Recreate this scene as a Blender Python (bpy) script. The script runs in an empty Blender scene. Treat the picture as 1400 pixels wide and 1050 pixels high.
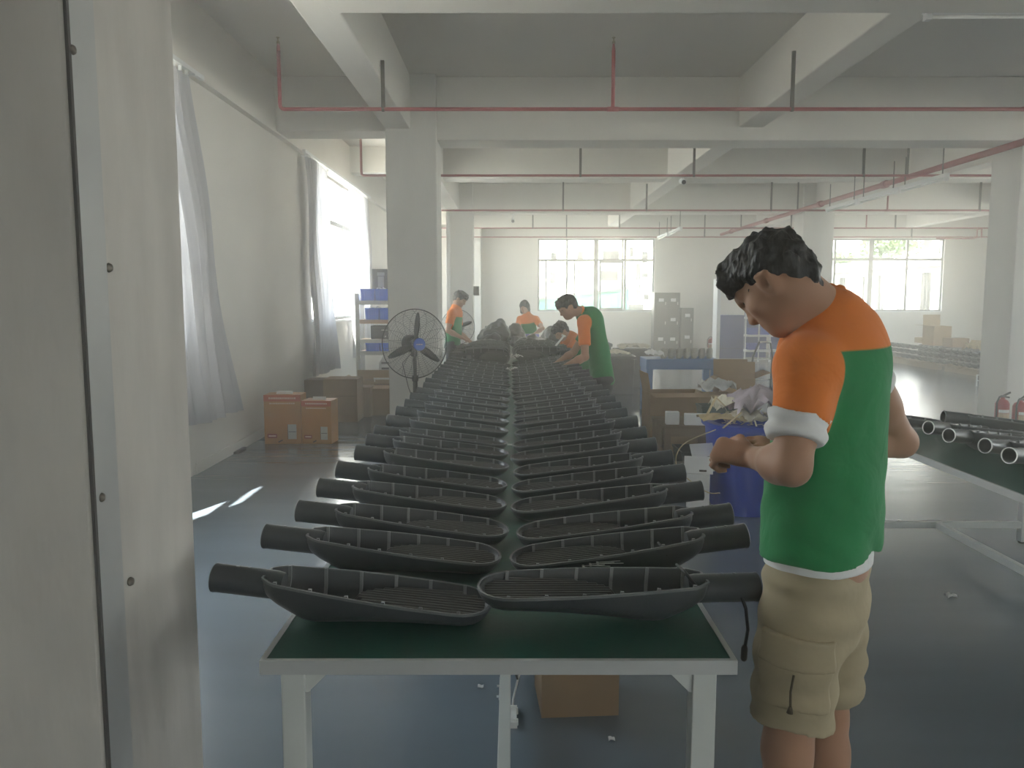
import bpy, bmesh, math, random
import numpy as np
from mathutils import Vector, Matrix
rnd = random.Random(7)
SC = bpy.context.scene
COL = SC.collection

# ---------------------------------------------------------------- camera
F_PX, TILT, CAM_Z = 1100.0, math.atan(117/1100.0), 1.55
cam_d = bpy.data.cameras.new('camera'); cam = bpy.data.objects.new('camera', cam_d); COL.objects.link(cam)
cam.location = (0, 0, CAM_Z); cam.rotation_euler = (math.pi/2 - TILT, 0, 0)
cam_d.sensor_width = 36; cam_d.lens = 36*F_PX/1400; cam_d.clip_end = 400; cam_d.clip_start = 0.05
SC.camera = cam
# ---------------------------------------------------------------- light
w = bpy.data.worlds.new('sky'); SC.world = w; w.use_nodes = True
nt = w.node_tree; nt.nodes.clear()
out = nt.nodes.new('ShaderNodeOutputWorld'); bg = nt.nodes.new('ShaderNodeBackground')
tc = nt.nodes.new('ShaderNodeTexCoord'); sx = nt.nodes.new('ShaderNodeSeparateXYZ'); cr = nt.nodes.new('ShaderNodeValToRGB')
nt.links.new(tc.outputs['Generated'], sx.inputs[0]); nt.links.new(sx.outputs['Z'], cr.inputs[0])
cr.color_ramp.elements[0].color = (1.0, 0.985, 0.95, 1); cr.color_ramp.elements[1].color = (0.72, 0.86, 1.0, 1)
nt.links.new(cr.outputs[0], bg.inputs['Color']); bg.inputs['Strength'].default_value = 1.0
nt.links.new(bg.outputs[0], out.inputs['Surface'])
sd = bpy.data.lights.new('sun', 'SUN'); sd.energy = 4.0; sd.angle = 0.009; sd.color = (1.0, 0.93, 0.82)
sun = bpy.data.objects.new('sun', sd); COL.objects.link(sun)
sun.rotation_euler = Vector((0.27, 0.70, -1.0)).to_track_quat('-Z', 'Y').to_euler()
def portal(loc, sx_, sy_, normal):
    d = bpy.data.lights.new('window_portal', 'AREA'); d.shape = 'RECTANGLE'; d.size = sx_; d.size_y = sy_
    d.cycles.is_portal = True
    o = bpy.data.objects.new('window_portal', d); COL.objects.link(o); o.location = loc
    o.rotation_euler = Vector(normal).to_track_quat('-Z', 'Z').to_euler()
SC.view_settings.view_transform = 'Standard'; SC.view_settings.look = 'None'
SC.view_settings.gamma = 1.0; SC.view_settings.use_curve_mapping = False
SC.view_settings.exposure = 3.62
HAZE, HAZE_G = 0.024, 0.78
cy = SC.cycles
cy.max_bounces = 9; cy.diffuse_bounces = 6; cy.glossy_bounces = 3; cy.transparent_max_bounces = 8
cy.transmission_bounces = 3; cy.volume_bounces = 2; cy.caustics_reflective = False; cy.caustics_refractive = False
cy.use_denoising = True; cy.sample_clamp_indirect = 6.0

# ---------------------------------------------------------------- helpers
def P(px, py, d):
    """the point at depth d (metres ahead of the camera) seen at a pixel of the 1400x1050 frame"""
    u = (px-700)/F_PX; v = (525-py)/F_PX
    y = math.cos(TILT)+v*math.sin(TILT); z = -math.sin(TILT)+v*math.cos(TILT)
    t = d/y
    return Vector((u*t, d, CAM_Z+z*t))
MATS = {}
def mat(name, col, rough=0.6, metal=0.0, noise=0.0, nscale=8.0, bump=0.0, bscale=40.0, stretch=None, spec=0.5, col2=None, coords='Object'):
    if name in MATS: return MATS[name]
    m = bpy.data.materials.new(name); m.use_nodes = True; t = m.node_tree; b = t.nodes['Principled BSDF']
    b.inputs['Base Color'].default_value = (*col, 1); b.inputs['Roughness'].default_value = rough
    b.inputs['Metallic'].default_value = metal; b.inputs['Specular IOR Level'].default_value = spec
    if noise or bump:
        c = t.nodes.new('ShaderNodeTexCoord'); mp = t.nodes.new('ShaderNodeMapping')
        if stretch: mp.inputs['Scale'].default_value = stretch
        t.links.new(c.outputs[coords], mp.inputs[0])
    if noise:
        n = t.nodes.new('ShaderNodeTexNoise'); n.inputs['Scale'].default_value = nscale; n.inputs['Detail'].default_value = 5
        t.links.new(mp.outputs[0], n.inputs['Vector'])
        r = t.nodes.new('ShaderNodeMapRange'); r.inputs[1].default_value = 0.35; r.inputs[2].default_value = 0.7
        t.links.new(n.outputs[0], r.inputs[0])
        x = t.nodes.new('ShaderNodeMix'); x.data_type = 'RGBA'
        x.inputs[6].default_value = (*col, 1)
        c2 = col2 or tuple(v*(1-noise) for v in col)
        x.inputs[7].default_value = (*c2, 1)
        t.links.new(r.outputs[0], x.inputs[0]); t.links.new(x.outputs[2], b.inputs['Base Color'])
    if bump:
        n2 = t.nodes.new('ShaderNodeTexNoise'); n2.inputs['Scale'].default_value = bscale; n2.inputs['Detail'].default_value = 3
        t.links.new(mp.outputs[0], n2.inputs['Vector'])
        bp = t.nodes.new('ShaderNodeBump'); bp.inputs['Strength'].default_value = bump; bp.inputs['Distance'].default_value = 0.02
        t.links.new(n2.outputs[0], bp.inputs['Height']); t.links.new(bp.outputs[0], b.inputs['Normal'])
    MATS[name] = m
    return m
class MB:
    def __init__(s): s.v = []; s.f = []; s.mi = []; s.cur = 0
    def add(s, vs, fs, M=None):
        o = len(s.v)
        for p in vs:
            p = Vector(p)
            s.v.append(M @ p if M is not None else p)
        for f in fs: s.f.append([i+o for i in f]); s.mi.append(s.cur)
        return s
    def box(s, c, d, M=None, rz=0.0, R=None):
        x, y, z = (q/2 for q in d)
        vs = [Vector((i*x, j*y, k*z)) for i in (-1, 1) for j in (-1, 1) for k in (-1, 1)]
        T = Matrix.Translation(c) @ (R.to_4x4() if R is not None else Matrix.Rotation(rz, 4, 'Z'))
        if M is not None: T = M @ T
        return s.add(vs, [(0,1,3,2),(4,6,7,5),(0,4,5,1),(2,3,7,6),(0,2,6,4),(1,5,7,3)], T)
    def bb(s, x0, x1, y0, y1, z0, z1):
        return s.box(((x0+x1)/2, (y0+y1)/2, (z0+z1)/2), (x1-x0, y1-y0, z1-z0))
    def bar(s, a, b, wx, wy=None):
        a = Vector(a); b = Vector(b); d = b-a
        R = d.to_track_quat('Z', 'Y').to_matrix() if d.length else Matrix.Identity(3)
        return s.box((a+b)/2, (wx, wy or wx, d.length), R=R)
    def rings(s, rings, cap0=True, cap1=True, closed=False):
        n = len(rings[0]); o = len(s.v)
        for r in rings: s.v.extend(Vector(p) for p in r)
        m = len(rings)
        for i in range(m if closed else m-1):
            a = o+i*n; b = o+((i+1) % m)*n
            for j in range(n):
                k = (j+1) % n
                s.f.append([a+j, a+k, b+k, b+j]); s.mi.append(s.cur)
        if cap0 and not closed: s.f.append([o+j for j in range(n)][::-1]); s.mi.append(s.cur)
        if cap1 and not closed: s.f.append([o+(m-1)*n+j for j in range(n)]); s.mi.append(s.cur)
        return s
    def tube(s, pts, r, n=8, caps=True, closed=False):
        pts = [Vector(p) for p in pts]; m = len(pts)
        rr = r if hasattr(r, '__len__') else [r]*m
        rings = []; prev = None
        for i, p in enumerate(pts):
            if closed: t = pts[(i+1) % m]-pts[i-1]
            else: t = pts[min(i+1, m-1)]-pts[max(i-1, 0)]
            if t.length < 1e-9: t = Vector((0, 0, 1))
            t.normalize()
            if prev is None:
                u = t.orthogonal().normalized()
            else:
                u = prev-t*prev.dot(t)
                u = u.normalized() if u.length > 1e-6 else t.orthogonal().normalized()
            prev = u; v = t.cross(u)
            rings.append([p+(u*math.cos(2*math.pi*k/n)+v*math.sin(2*math.pi*k/n))*rr[i] for k in range(n)])
        return s.rings(rings, caps, caps, closed)
    def lathe(s, prof, n=20, M=None):
        rings = []
        for r, z in prof:
            ring = [Vector((r*math.cos(2*math.pi*k/n), r*math.sin(2*math.pi*k/n), z)) for k in range(n)]
            rings.append([M @ p for p in ring] if M is not None else ring)
        return s.rings(rings)
    def build(s, name, m, parent=None, loc=None, rotz=0.0, smooth=False, bevel=0.0, kind=None, auto=None):
        me = bpy.data.meshes.new(name)
        me.from_pydata([tuple(p) for p in s.v], [], s.f)
        for q in (m if isinstance(m, (list, tuple)) else [m]): me.materials.append(q)
        if any(s.mi): me.polygons.foreach_set('material_index', s.mi)
        if smooth: me.polygons.foreach_set('use_smooth', [True]*len(me.polygons))
        if auto: me.set_sharp_from_angle(angle=math.radians(auto))
        me.update()
        return link(name, me, parent, loc, rotz, bevel, kind)
def link(name, me, parent=None, loc=None, rotz=0.0, bevel=0.0, kind=None):
    o = bpy.data.objects.new(name, me); COL.objects.link(o)
    if parent: o.parent = parent
    if loc is not None: o.location = loc
    if rotz: o.rotation_euler = (0, 0, rotz)
    if bevel:
        b = o.modifiers.new('bevel', 'BEVEL'); b.width = bevel; b.segments = 2; b.limit_method = 'ANGLE'; b.angle_limit = math.radians(40)
    if kind: o['kind'] = kind
    return o
def tag(o, label, cat, group=None):
    o['label'] = label; o['category'] = cat
    if group: o['group'] = group
    return o
def thing(name, label, cat, loc=(0, 0, 0), rotz=0.0, group=None):
    o = bpy.data.objects.new(name, None); COL.objects.link(o); o.location = loc; o.rotation_euler = (0, 0, rotz)
    o.empty_display_size = 0.1
    return tag(o, label, cat, group)
def dup(root, loc, rot=None, label=None, group=None):
    def rec(o, par):
        c = o.copy(); COL.objects.link(c)
        if par: c.parent = par
        for ch in o.children: rec(ch, c)
        return c
    r = rec(root, None); r.location = loc
    if rot is not None: r.rotation_euler = rot
    if label: r['label'] = label
    if group: r['group'] = group
    return r
def struct(name, mb, m, **k):
    return mb.build(name, m, kind='structure', **k)
ORD = ['first','second','third','fourth','fifth','sixth','seventh','eighth','ninth','tenth','eleventh','twelfth','thirteenth','fourteenth','fifteenth','sixteenth','seventeenth','eighteenth','nineteenth','twentieth']
def ordinal(i):
    if i < 20: return ORD[i]
    t = (i+1)//10; u = (i+1) % 10
    return ('twenty','thirty','forty')[t-2]+'-'+ORD[u-1] if u else ('','','twentieth','thirtieth','fortieth')[t]

# ---------------------------------------------------------------- structure
plaster = mat('plaster', (0.70, 0.675, 0.63), 0.9, noise=0.07, nscale=1.2, bump=0.08, bscale=25)
ceil_m = mat('ceiling_plaster', (0.68, 0.66, 0.62), 0.92, noise=0.06, nscale=0.8, bump=0.05, bscale=12)
white_m = mat('white_frame', (0.72, 0.73, 0.73), 0.45)
alu = mat('window_frame_grey', (0.22, 0.225, 0.23), 0.45)
floor_m = mat('floor_epoxy', (0.165, 0.20, 0.24), 0.19, noise=0.18, nscale=0.9, bump=0.13, bscale=3.6, stretch=(0.35, 2.2, 1), spec=0.75)
def glass_mat():
    m = bpy.data.materials.new('window_glass'); m.use_nodes = True; t = m.node_tree; t.nodes.clear()
    o = t.nodes.new('ShaderNodeOutputMaterial'); a = t.nodes.new('ShaderNodeBsdfTransparent'); a.inputs[0].default_value = (0.96, 0.985, 0.98, 1)
    g = t.nodes.new('ShaderNodeBsdfGlossy'); g.inputs['Roughness'].default_value = 0.03
    x = t.nodes.new('ShaderNodeMixShader'); x.inputs[0].default_value = 0.05
    t.links.new(a.outputs[0], x.inputs[1]); t.links.new(g.outputs[0], x.inputs[2]); t.links.new(x.outputs[0], o.inputs[0])
    return m
glass = glass_mat()
XL, XR, YB, YF, ZC = -2.8, 14.9, 23.2, -9.0, 4.1
WT = 0.2
struct('floor', MB().bb(XL-WT, XR+WT, YF-WT, YB+WT, -0.12, 0), floor_m)
struct('ceiling', MB().bb(XL-WT, XR+WT, YF-WT, YB+WT, ZC, ZC+0.15), ceil_m)
def wall_with(name, axis, c0, c1, a0, a1, holes):
    """wall between c0 and c1 across, from a0 to a1 along; holes = (s, e, z0, z1)"""
    mb = MB()
    def put(s, e, z0, z1):
        if axis == 'Y': mb.bb(c0, c1, s, e, z0, z1)
        else: mb.bb(s, e, c0, c1, z0, z1)
    cur = a0
    for s, e, z0, z1 in sorted(holes):
        put(cur, s, 0, ZC); put(s, e, 0, z0); put(s, e, z1, ZC); cur = e
    put(cur, a1, 0, ZC)
    return struct(name, mb, plaster)
LW = [(3.6, 6.62, 1.21, 3.45), (11.3, 15.2, 1.21, 3.45), (18.8, 22.0, 1.21, 3.45)]
BW = [(0.74, 4.07, 1.19, 3.24), (8.2, 12.33, 1.19, 3.24)]
RW = [(-6.5, -3, 1.0, 3.45), (2, 8, 1.0, 3.45), (10.5, 16.5, 1.0, 3.45)]  # out of view, widths chosen for the light on walls and ceiling
FW = [(2.5, 5, 1.2, 3.4), (8, 12.5, 1.2, 3.4)]  # unseen, behind the camera; sized to fill the camera-facing sides with light
wall_with('wall_left', 'Y', XL-WT, XL, YF, YB, LW)
wall_with('wall_right', 'Y', XR, XR+WT, YF, YB, RW)
wall_with('wall_back', 'X', YB, YB+WT, XL-WT, XR+WT, BW)
wall_with('wall_front', 'X', YF-WT, YF, XL-WT, XR+WT, FW)
WIN = [0]
def window(axis, c, s, e, z0, z1, vbars, zt, sub=(), sashes=(), sign=1):
    """vbars = fractions with a wide flag; zt = transom height; sub = extra thin bars below the transom"""
    WIN[0] += 1
    r = bpy.data.objects.new(f'window_{WIN[0]}', None); COL.objects.link(r); r['kind'] = 'structure'
    T = 0.06
    def bx(mb, a0, a1, h0, h1, t=T, off=0.0):
        if axis == 'Y': mb.bb(c+off-t/2, c+off+t/2, a0, a1, h0, h1)
        else: mb.bb(a0, a1, c+off-t/2, c+off+t/2, h0, h1)
    f = MB(); b = 0.045
    bx(f, s, e, z0, z0+b); bx(f, s, e, z1-b, z1); bx(f, s, s+b, z0+b, z1-b); bx(f, e-b, e, z0+b, z1-b)
    xs = [s+b]
    for fr, wide in vbars:
        x = s+(e-s)*fr; h = 0.065 if wide else 0.03
        bx(f, x-h, x+h, z0+b, z1-b, T*1.05); xs.append(x)
    xs.append(e-b)
    if zt: bx(f, s+b, e-b, zt-0.035, zt+0.035, T*0.98)
    for fr in sub:
        x = s+(e-s)*fr; bx(f, x-0.022, x+0.022, z0+b, zt-0.03, T*0.9, 0.02*sign)
    f.build('window_frame', alu, r)
    for fa, fb in sashes:
        sm = MB(); a0 = s+(e-s)*fa; a1 = s+(e-s)*fb; q = 0.05; h0 = z0+b; h1 = zt-0.035
        for A in ((a0, a0+q, h0, h1), (a1-q, a1, h0, h1), (a0+q, a1-q, h0, h0+q), (a0+q, a1-q, h1-q, h1)): bx(sm, *A, 0.04, -0.03*sign)
        sm.build('window_sash', alu, r)
    for x0, x1 in zip(xs[:-1], xs[1:]):
        rows = [(z0+b, zt), (zt, z1-b)] if zt else [(z0+b, z1-b)]
        for h0, h1 in rows:
            g = MB(); bx(g, x0, x1, h0, h1, 0.006); g.build('window_pane', glass, r)
    sl = MB(); bx(sl, s-0.03, e+0.03, z0-0.03, z0, 0.26); sl.build('window_sill', white_m, r)
    return r
Q4 = [(0.25, 0), (0.5, 1), (0.75, 0)]
window('X', YB+0.08, *BW[0], Q4, 2.64, (0.07, 0.315), ((0.53, 0.735),))
window('X', YB+0.08, *BW[1], Q4, 2.66)
for h in LW: window('Y', XL-0.1, *h, [(0.33, 0), (0.66, 0)], 2.75, sign=-1)
for h in RW: window('Y', XR+0.1, *h, Q4, 2.7)
for h in FW: window('X', YF-0.1, *h, Q4, 2.7)
for s, e, z0, z1 in LW: portal((XL-WT-0.02, (s+e)/2, (z0+z1)/2), z1-z0, e-s, (1, 0, 0))
for s, e, z0, z1 in RW: portal((XR+WT+0.02, (s+e)/2, (z0+z1)/2), z1-z0, e-s, (-1, 0, 0))
for s, e, z0, z1 in BW: portal(((s+e)/2, YB+WT+0.02, (z0+z1)/2), e-s, z1-z0, (0, -1, 0))
for s, e, z0, z1 in FW: portal(((s+e)/2, YF-WT-0.02, (z0+z1)/2), e-s, z1-z0, (0, 1, 0))
# beams and columns
ZL = 3.49                                       # underside of the left bay's beams
for x, z in ((-1.46, ZL), (2.64, 3.53), (6.75, 3.47), (10.9, 3.5)):
    struct('beam', MB().bb(x, x+0.29, YF, YB, z, ZC), ceil_m, bevel=0.012)
for i, (y, z) in enumerate(((5.15, 3.43), (9.62, 3.38), (13.95, 3.57), (18.3, 3.45), (22.6, 3.5), (0.9, 3.45), (-3.5, 3.45))):
    th = 0.42 if i != 1 else 0.5
    struct('beam', MB().bb(-1.2, XR, y, y+th, z, ZC), ceil_m, bevel=0.012)
    struct('beam', MB().bb(XL, -1.4, y-0.02, y+th-0.06, z+0.10, ZC), ceil_m, bevel=0.012)
struct('beam', MB().bb(XL, XL+0.06, YF, YB, 3.47, ZC), plaster)
struct('trim_1', MB().bb(XL, XL+0.075, YF, YB, 3.455, 3.475), plaster)
column_m = mat('column_plaster', (0.66, 0.65, 0.62), 0.88, noise=0.10, nscale=2.2, bump=0.12, bscale=14, stretch=(1, 1, 0.35))
grime = mat('column_grimy', (0.60, 0.57, 0.53), 0.9, noise=0.28, nscale=2.6, bump=0.25, bscale=10, stretch=(1.3, 1.3, 0.4))
def column(x0, x1, y0, y1, m=column_m):
    return struct('column', MB().bb(x0, x1, y0, y1, 0, ZC), m, bevel=0.012)
col_near = column(-1.48, -0.885, 1.66, 2.19, grime)
column(-1.46, -0.87, 9.5, 10.08); column(-1.46, -0.87, 18.2, 18.8); column(-1.46, -0.87, YB-0.5, YB)
column(6.03, 6.63, 9.75, 10.35); column(6.5, 7.18, 18.2, 18.85)
column(14.2, XR, 9.6, 10.2); column(6.2, 6.8, 1.6, 2.2); column(14.2, XR, 18.2, 18.8)
# corner guard on the near column, with its screws
strip = mat('corner_guard', (0.46, 0.465, 0.46), 0.5, metal=0.25, noise=0.1, nscale=6)
MB().bb(-0.886, -0.880, 1.668, 1.765, 0, 3.4).build('corner_guard', strip, col_near)
MB().bb(-0.8862, -0.8795, 1.6575, 1.667, 0, 3.4).build('guard_joint', mat('joint_dark', (0.10, 0.095, 0.09), 0.9), col_near)
screw_m = mat('old_screw', (0.22, 0.20, 0.17), 0.5, metal=0.6, noise=0.4, nscale=60)
for px, py, dy in ((83, 68, 1.672), (115, 680, 1.690), (153, 795, 1.80), (126, 366, 1.775)):
    u = P(px, py, dy); M = Matrix.Translation((-0.885, dy, u.z)) @ Matrix.Rotation(math.pi/2, 4, 'Y')
    MB().lathe([(0.0, 0), (0.009, 0), (0.011, 0.004), (0.008, 0.010), (0.0, 0.012)], 10, M).build('screw', screw_m, col_near, smooth=True)
struct('baseboard_left', MB().bb(XL, XL+0.012, 7.0, YB, 0, 0.10), plaster)
# ---------------------------------------------------------------- work tables
mat_green = mat('green_mat', (0.012, 0.085, 0.062), 0.38, noise=0.15, nscale=3, bump=0.02, bscale=60)
leg_m = mat('table_white', (0.60, 0.62, 0.60), 0.45, noise=0.06, nscale=5)
edge_m = mat('table_edge', (0.50, 0.51, 0.51), 0.4, metal=0.2)
def work_table(name, label, x0, x1, y0, y1, top=0.75, near_gussets=True):
    cx, cy_ = (x0+x1)/2, (y0+y1)/2
    t = thing(name, label, 'table', (cx, cy_, 0))
    X0, X1, Y0, Y1 = x0-cx, x1-cx, y0-cy_, y1-cy_
    MB().bb(X0+0.006, X1-0.006, Y0+0.006, Y1-0.006, top-0.022, top).build('table_top', mat_green, t, bevel=0.002)
    e = MB()
    for a in ((X0, X1, Y0, Y0+0.012), (X0, X1, Y1-0.012, Y1), (X0, X0+0.012, Y0+0.012, Y1-0.012), (X1-0.012, X1, Y0+0.012, Y1-0.012)):
        e.bb(*a, top-0.030, top+0.0025)
    e.build('edge_band', edge_m, t)
    fr = MB()
    fr.bb(X0+0.10, X1-0.10, Y0+0.12, Y0+0.16, top-0.06, top-0.023); fr.bb(X0+0.10, X1-0.10, Y1-0.16, Y1-0.12, top-0.06, top-0.023)
    fr.bb(X0+0.10, X0+0.14, Y0+0.16, Y1-0.16, top-0.06, top-0.023); fr.bb(X1-0.14, X1-0.10, Y0+0.16, Y1-0.16, top-0.06, top-0.023)
    fr.build('apron_frame', leg_m, t)
    for sx_ in (-1, 1):
        for sy_ in (-1, 1):
            lx = (X0+0.065) if sx_ < 0 else (X1-0.065); ly = (Y0+0.055) if sy_ < 0 else (Y1-0.055)
            MB().bb(lx-0.027, lx+0.027, ly-0.027, ly+0.027, 0.012, top-0.023).build('leg', leg_m, t, bevel=0.003)
            g = MB(); q = lx-sx_*0.027; y_ = ly-0.02
            pts = [(q, top-0.023), (q-sx_*0.06, top-0.023), (q-sx_*0.058, top-0.036), (q-sx_*0.006, top-0.088), (q, top-0.088)]
            g.rings([[(a, y_, b) for a, b in pts], [(a, y_+0.006, b) for a, b in pts]]).build('gusset', leg_m, t)
            MB().lathe([(0.0, 0), (0.024, 0), (0.024, 0.008), (0.01, 0.012), (0, 0.012)], 12, Matrix.Translation((lx, ly, 0))).build('foot', mat('rubber_black', (0.02, 0.02, 0.02), 0.7), t)
    for y_ in (Y0+0.055, Y1-0.055):
        MB().bb(X0+0.09, X1-0.09, y_-0.02, y_+0.02, 0.10, 0.14).build('cross_rail', leg_m, t, bevel=0.003)
    MB().bb(-0.02+0.005, 0.02+0.005, Y0+0.075, Y1-0.075, 0.10, 0.14).build('foot_rail', leg_m, t, bevel=0.003)
    return t
TY = [1.706+2.66*i for i in range(6)]
tl = ['nearest long green-topped work table, white frame, its end facing the viewer', 'second green-topped work table of the long line, behind the nearest one',
      'third green-topped work table of the long line, beside the black pedestal fan', 'fourth green-topped work table of the long line, under the nested lamp shells',
      'last green-topped work table of the long line, under the black bags']
for i in range(5): work_table('work_table', tl[i], -0.56, 0.50, TY[i], TY[i+1]-0.01)
work_table('work_table', 'green-topped work table with white edge standing apart on the right, behind the worker', 2.08, 3.32, 2.3, 5.05)

# ---------------------------------------------------------------- street lamp shells
shell_m = mat('lamp_grey', (0.055, 0.061, 0.066), 0.35, noise=0.12, nscale=14, bump=0.04, bscale=120)
rim_m = mat('lamp_rim', (0.13, 0.138, 0.142), 0.35)  # paler than the shell: light caught along the edge, put into the colour
fin_m = mat('lamp_fins', (0.12, 0.118, 0.116), 0.36, metal=0.15)  # lightened so the grazing light on the fins is in the colour
boss_m = mat('lamp_boss', (0.20, 0.21, 0.215), 0.4)  # bosses catch the light; that brightness is put into this colour
LL = 0.56
def halfw(s):                                   # half width along the shell, s = 0 tip .. 1 neck
    a = math.sqrt(max(0.0, 1-(1-min(s/0.16, 1))**2.2)) if s < 0.16 else 1.0
    body = 0.103 - 0.040*max(0.0, (s-0.38)/0.62)**1.6 - 0.006*max(0, (0.38-s)/0.38)
    end = 1.0 if s < 0.93 else 1.0-0.42*((s-0.93)/0.07)**1.5
    return max(0.004, body*a*end)
def rimz(s): return 0.044+0.072*s
def botz(s):
    z = 0.0015+0.008*max(0, math.sin(math.pi*min(max((s-0.1)/0.62, 0), 1)))
    if s < 0.10: z += 0.030*(1-s/0.10)**2
    if s > 0.80: z += 0.062*((s-0.80)/0.20)**1.15
    return z
ST = [0.0, 0.006, 0.018, 0.04, 0.07, 0.11, 0.16, 0.24, 0.34, 0.44, 0.54, 0.64, 0.72, 0.78, 0.82, 0.86, 0.90, 0.93, 0.955, 0.98, 1.0]
NP = 17
def prof(s, inset=0.0, lift=0.0, dz=0.0):
    wv = max(0.002, halfw(s)-inset); zr = rimz(s)-dz; zb = min(botz(s)+lift, zr-0.002); pts = []
    for k in range(NP):
        a = -math.pi/2+math.pi*k/(NP-1)
        sx_ = math.sin(a); cx_ = abs(math.cos(a))
        y = wv*math.copysign(abs(sx_)**0.72, sx_)*(1-0.22*cx_)
        pts.append((s*LL+(-inset if s > 0.5 else inset)*(1 if (s < 0.02 or s > 0.97) else 0), y, zr-(zr-zb)*cx_**0.55))
    return pts
def lamp_meshes():
    sh = MB(); o = 0
    outer = [prof(s) for s in ST]; inner = [prof(s, 0.005, 0.005 if s > 0.66 else 0.012, 0.001) for s in ST]
    def sheet(R, flip):
        o = len(sh.v)
        for r in R: sh.v.extend(Vector(p) for p in r)
        for i in range(len(R)-1):
            for j in range(NP-1):
                f = [o+i*NP+j, o+i*NP+j+1, o+(i+1)*NP+j+1, o+(i+1)*NP+j]
                sh.f.append(f[::-1] if flip else f); sh.mi.append(0)
        e = [o+(len(R)-1)*NP+j for j in range(NP)]; sh.f.append(e if not flip else e[::-1]); sh.mi.append(0)
        e = [o+j for j in range(NP)]; sh.f.append(e[::-1] if not flip else e); sh.mi.append(0)
    sheet(outer, True); sheet(inner, False)
    # rim flange
    rim = MB()
    def edge(off, dz): 
        L = []
        for s in ST: L.append((s*LL, halfw(s)+off, rimz(s)+dz))
        Rr = [(a, -b, c) for a, b, c in L][::-1]
        L = L+Rr
        L[0] = (L[0][0]-max(off, -0.004), L[0][1], L[0][2])
        return L
    def edge2(off, dz):
        pts = edge(0, dz); n = len(pts); res = []
        for i in range(n):
            a = Vector(pts[i-1]); b = Vector(pts[(i+1) % n]); t = (b-a); nn = Vector((-t.y, t.x, 0)).normalized() if t.length > 1e-9 else Vector((0, 0, 0))
            res.append(Vector(pts[i])+nn*off)
        return res
    A, B, C, D = edge2(0.0028, -0.005), edge2(0.0028, 0.0012), edge2(-0.0032, 0.0012), edge2(-0.0032, -0.005)
    n = len(A); rim.rings([A, B, C, D], False, False, closed=True)
    # longitudinal cooling fins in the tip half
    fin = MB()
    k = 5
    for q in range(-k, k+1):
        y = q*0.0165; smax = 0.66-0.30*abs(q/ k)**2.0*0.6
        smin = 0.03
        while smin < 0.4 and halfw(smin)*0.90 < abs(y)+0.006: smin += 0.01
        row = [smin+(smax-smin)*t/9 for t in range(10)]
        rings = []
        for i, s in enumerate(row):
            yy = y*(1-0.10*s); pf = prof(s, 0.005, 0.012, 0.001)
            zb = float(np.interp(abs(yy)+0.003, [p[1] for p in pf[NP//2:]], [p[2] for p in pf[NP//2:]]))
            zt = max(rimz(s)-0.011-0.012*(i/9.0), zb+0.002)
            if i == 9: zt = zb+0.003
            rings.append([(s*LL, yy-0.0035, zb), (s*LL, yy+0.0035, zb), (s*LL, yy+0.0018, zt), (s*LL, yy-0.0018, zt)])
        fin.rings(rings)
    # bosses on the inner wall
    bos = []
    for s in (0.13, 0.29, 0.45, 0.61, 0.77, 0.93):
        for sg in (-1, 1):
            m_ = MB(); pf = prof(s, 0.0045, 0.006, 0.0)[NP//2+2:][::-1]; q = []
            for (x, y, z) in pf:
                q.append((y, z))
            q = q[:4] if s > 0.4 else q[:3]
            q[0] = (q[0][0], rimz(s)+0.0035)
            poly = q+[(y-0.008, z) for y, z in q[::-1]]
            m_.rings([[(s*LL-0.004, sg*y, z) for y, z in poly], [(s*LL+0.004, sg*y, z) for y, z in poly]])
            bos.append(m_)
    # spigot tube at the neck
    tb = MB(); R0 = 0.0355
    ax = Vector((1, 0, 0.115)).normalized(); a0 = Vector((0.925*LL, 0, 0.083)); u = Vector((0, 1, 0)); v_ = ax.cross(u)
    def ring(t, r): return [a0+ax*t+(u*math.cos(2*math.pi*i/20)+v_*math.sin(2*math.pi*i/20))*r for i in range(20)]
    tb.rings([ring(0, R0*0.9), ring(0.02, R0), ring(0.168, R0), ring(0.171, R0+0.0012), ring(0.176, R0+0.0012), ring(0.178, R0-0.001), ring(0.178, R0-0.004), ring(0.06, R0-0.004)])
    sc = MB()
    for t in (0.085, 0.115):
        M = Matrix.Translation(a0+ax*t+Vector((0, 0, R0-0.001)))
        sc.lathe([(0.0045, 0), (0.0045, 0.003), (0.0, 0.003)], 8, M)
    br = MB(); z0 = rimz(0.88)                  # cable clamp and terminal bits in the neck well
    br.bb(0.82*LL, 0.90*LL, -0.022, 0.022, botz(0.90)+0.006, botz(0.90)+0.018)
    br.bb(0.76*LL, 0.79*LL, -0.032, -0.016, botz(0.82)+0.008, botz(0.82)+0.03)
    br.bb(0.76*LL, 0.79*LL, 0.016, 0.032, botz(0.82)+0.008, botz(0.82)+0.03)
    return sh, rim, fin, bos, tb, sc, br
def make_lamp():
    sh, rim, fin, bos, tb, sc, br = lamp_meshes()
    t = thing('lamp_housing', 'x', 'lamp housing')
    sh.build('shell', shell_m, t, smooth=True, auto=50)
    rim.build('rim', rim_m, t, smooth=True, auto=40)
    fin.build('cooling_fin', fin_m, t, kind='stuff')
    for m_ in bos: m_.build('screw_boss', boss_m, t)
    tb.build('spigot_tube', shell_m, t, smooth=True, auto=40)
    sc.build('set_screw', boss_m, t); br.build('cable_clamp', fin_m, t)
    return t
lamp0 = make_lamp(); used = [False]
def put_lamp(loc, rot, label, group):
    if not used[0]:
        used[0] = True; o = lamp0; o.location = loc; o.rotation_euler = rot; o['label'] = label; o['group'] = group
        return o
    return dup(lamp0, loc, rot, label, group)
LY = [1.93, 2.30, 2.57, 2.90, 3.21, 3.58, 3.88, 4.16, 4.55]
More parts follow.
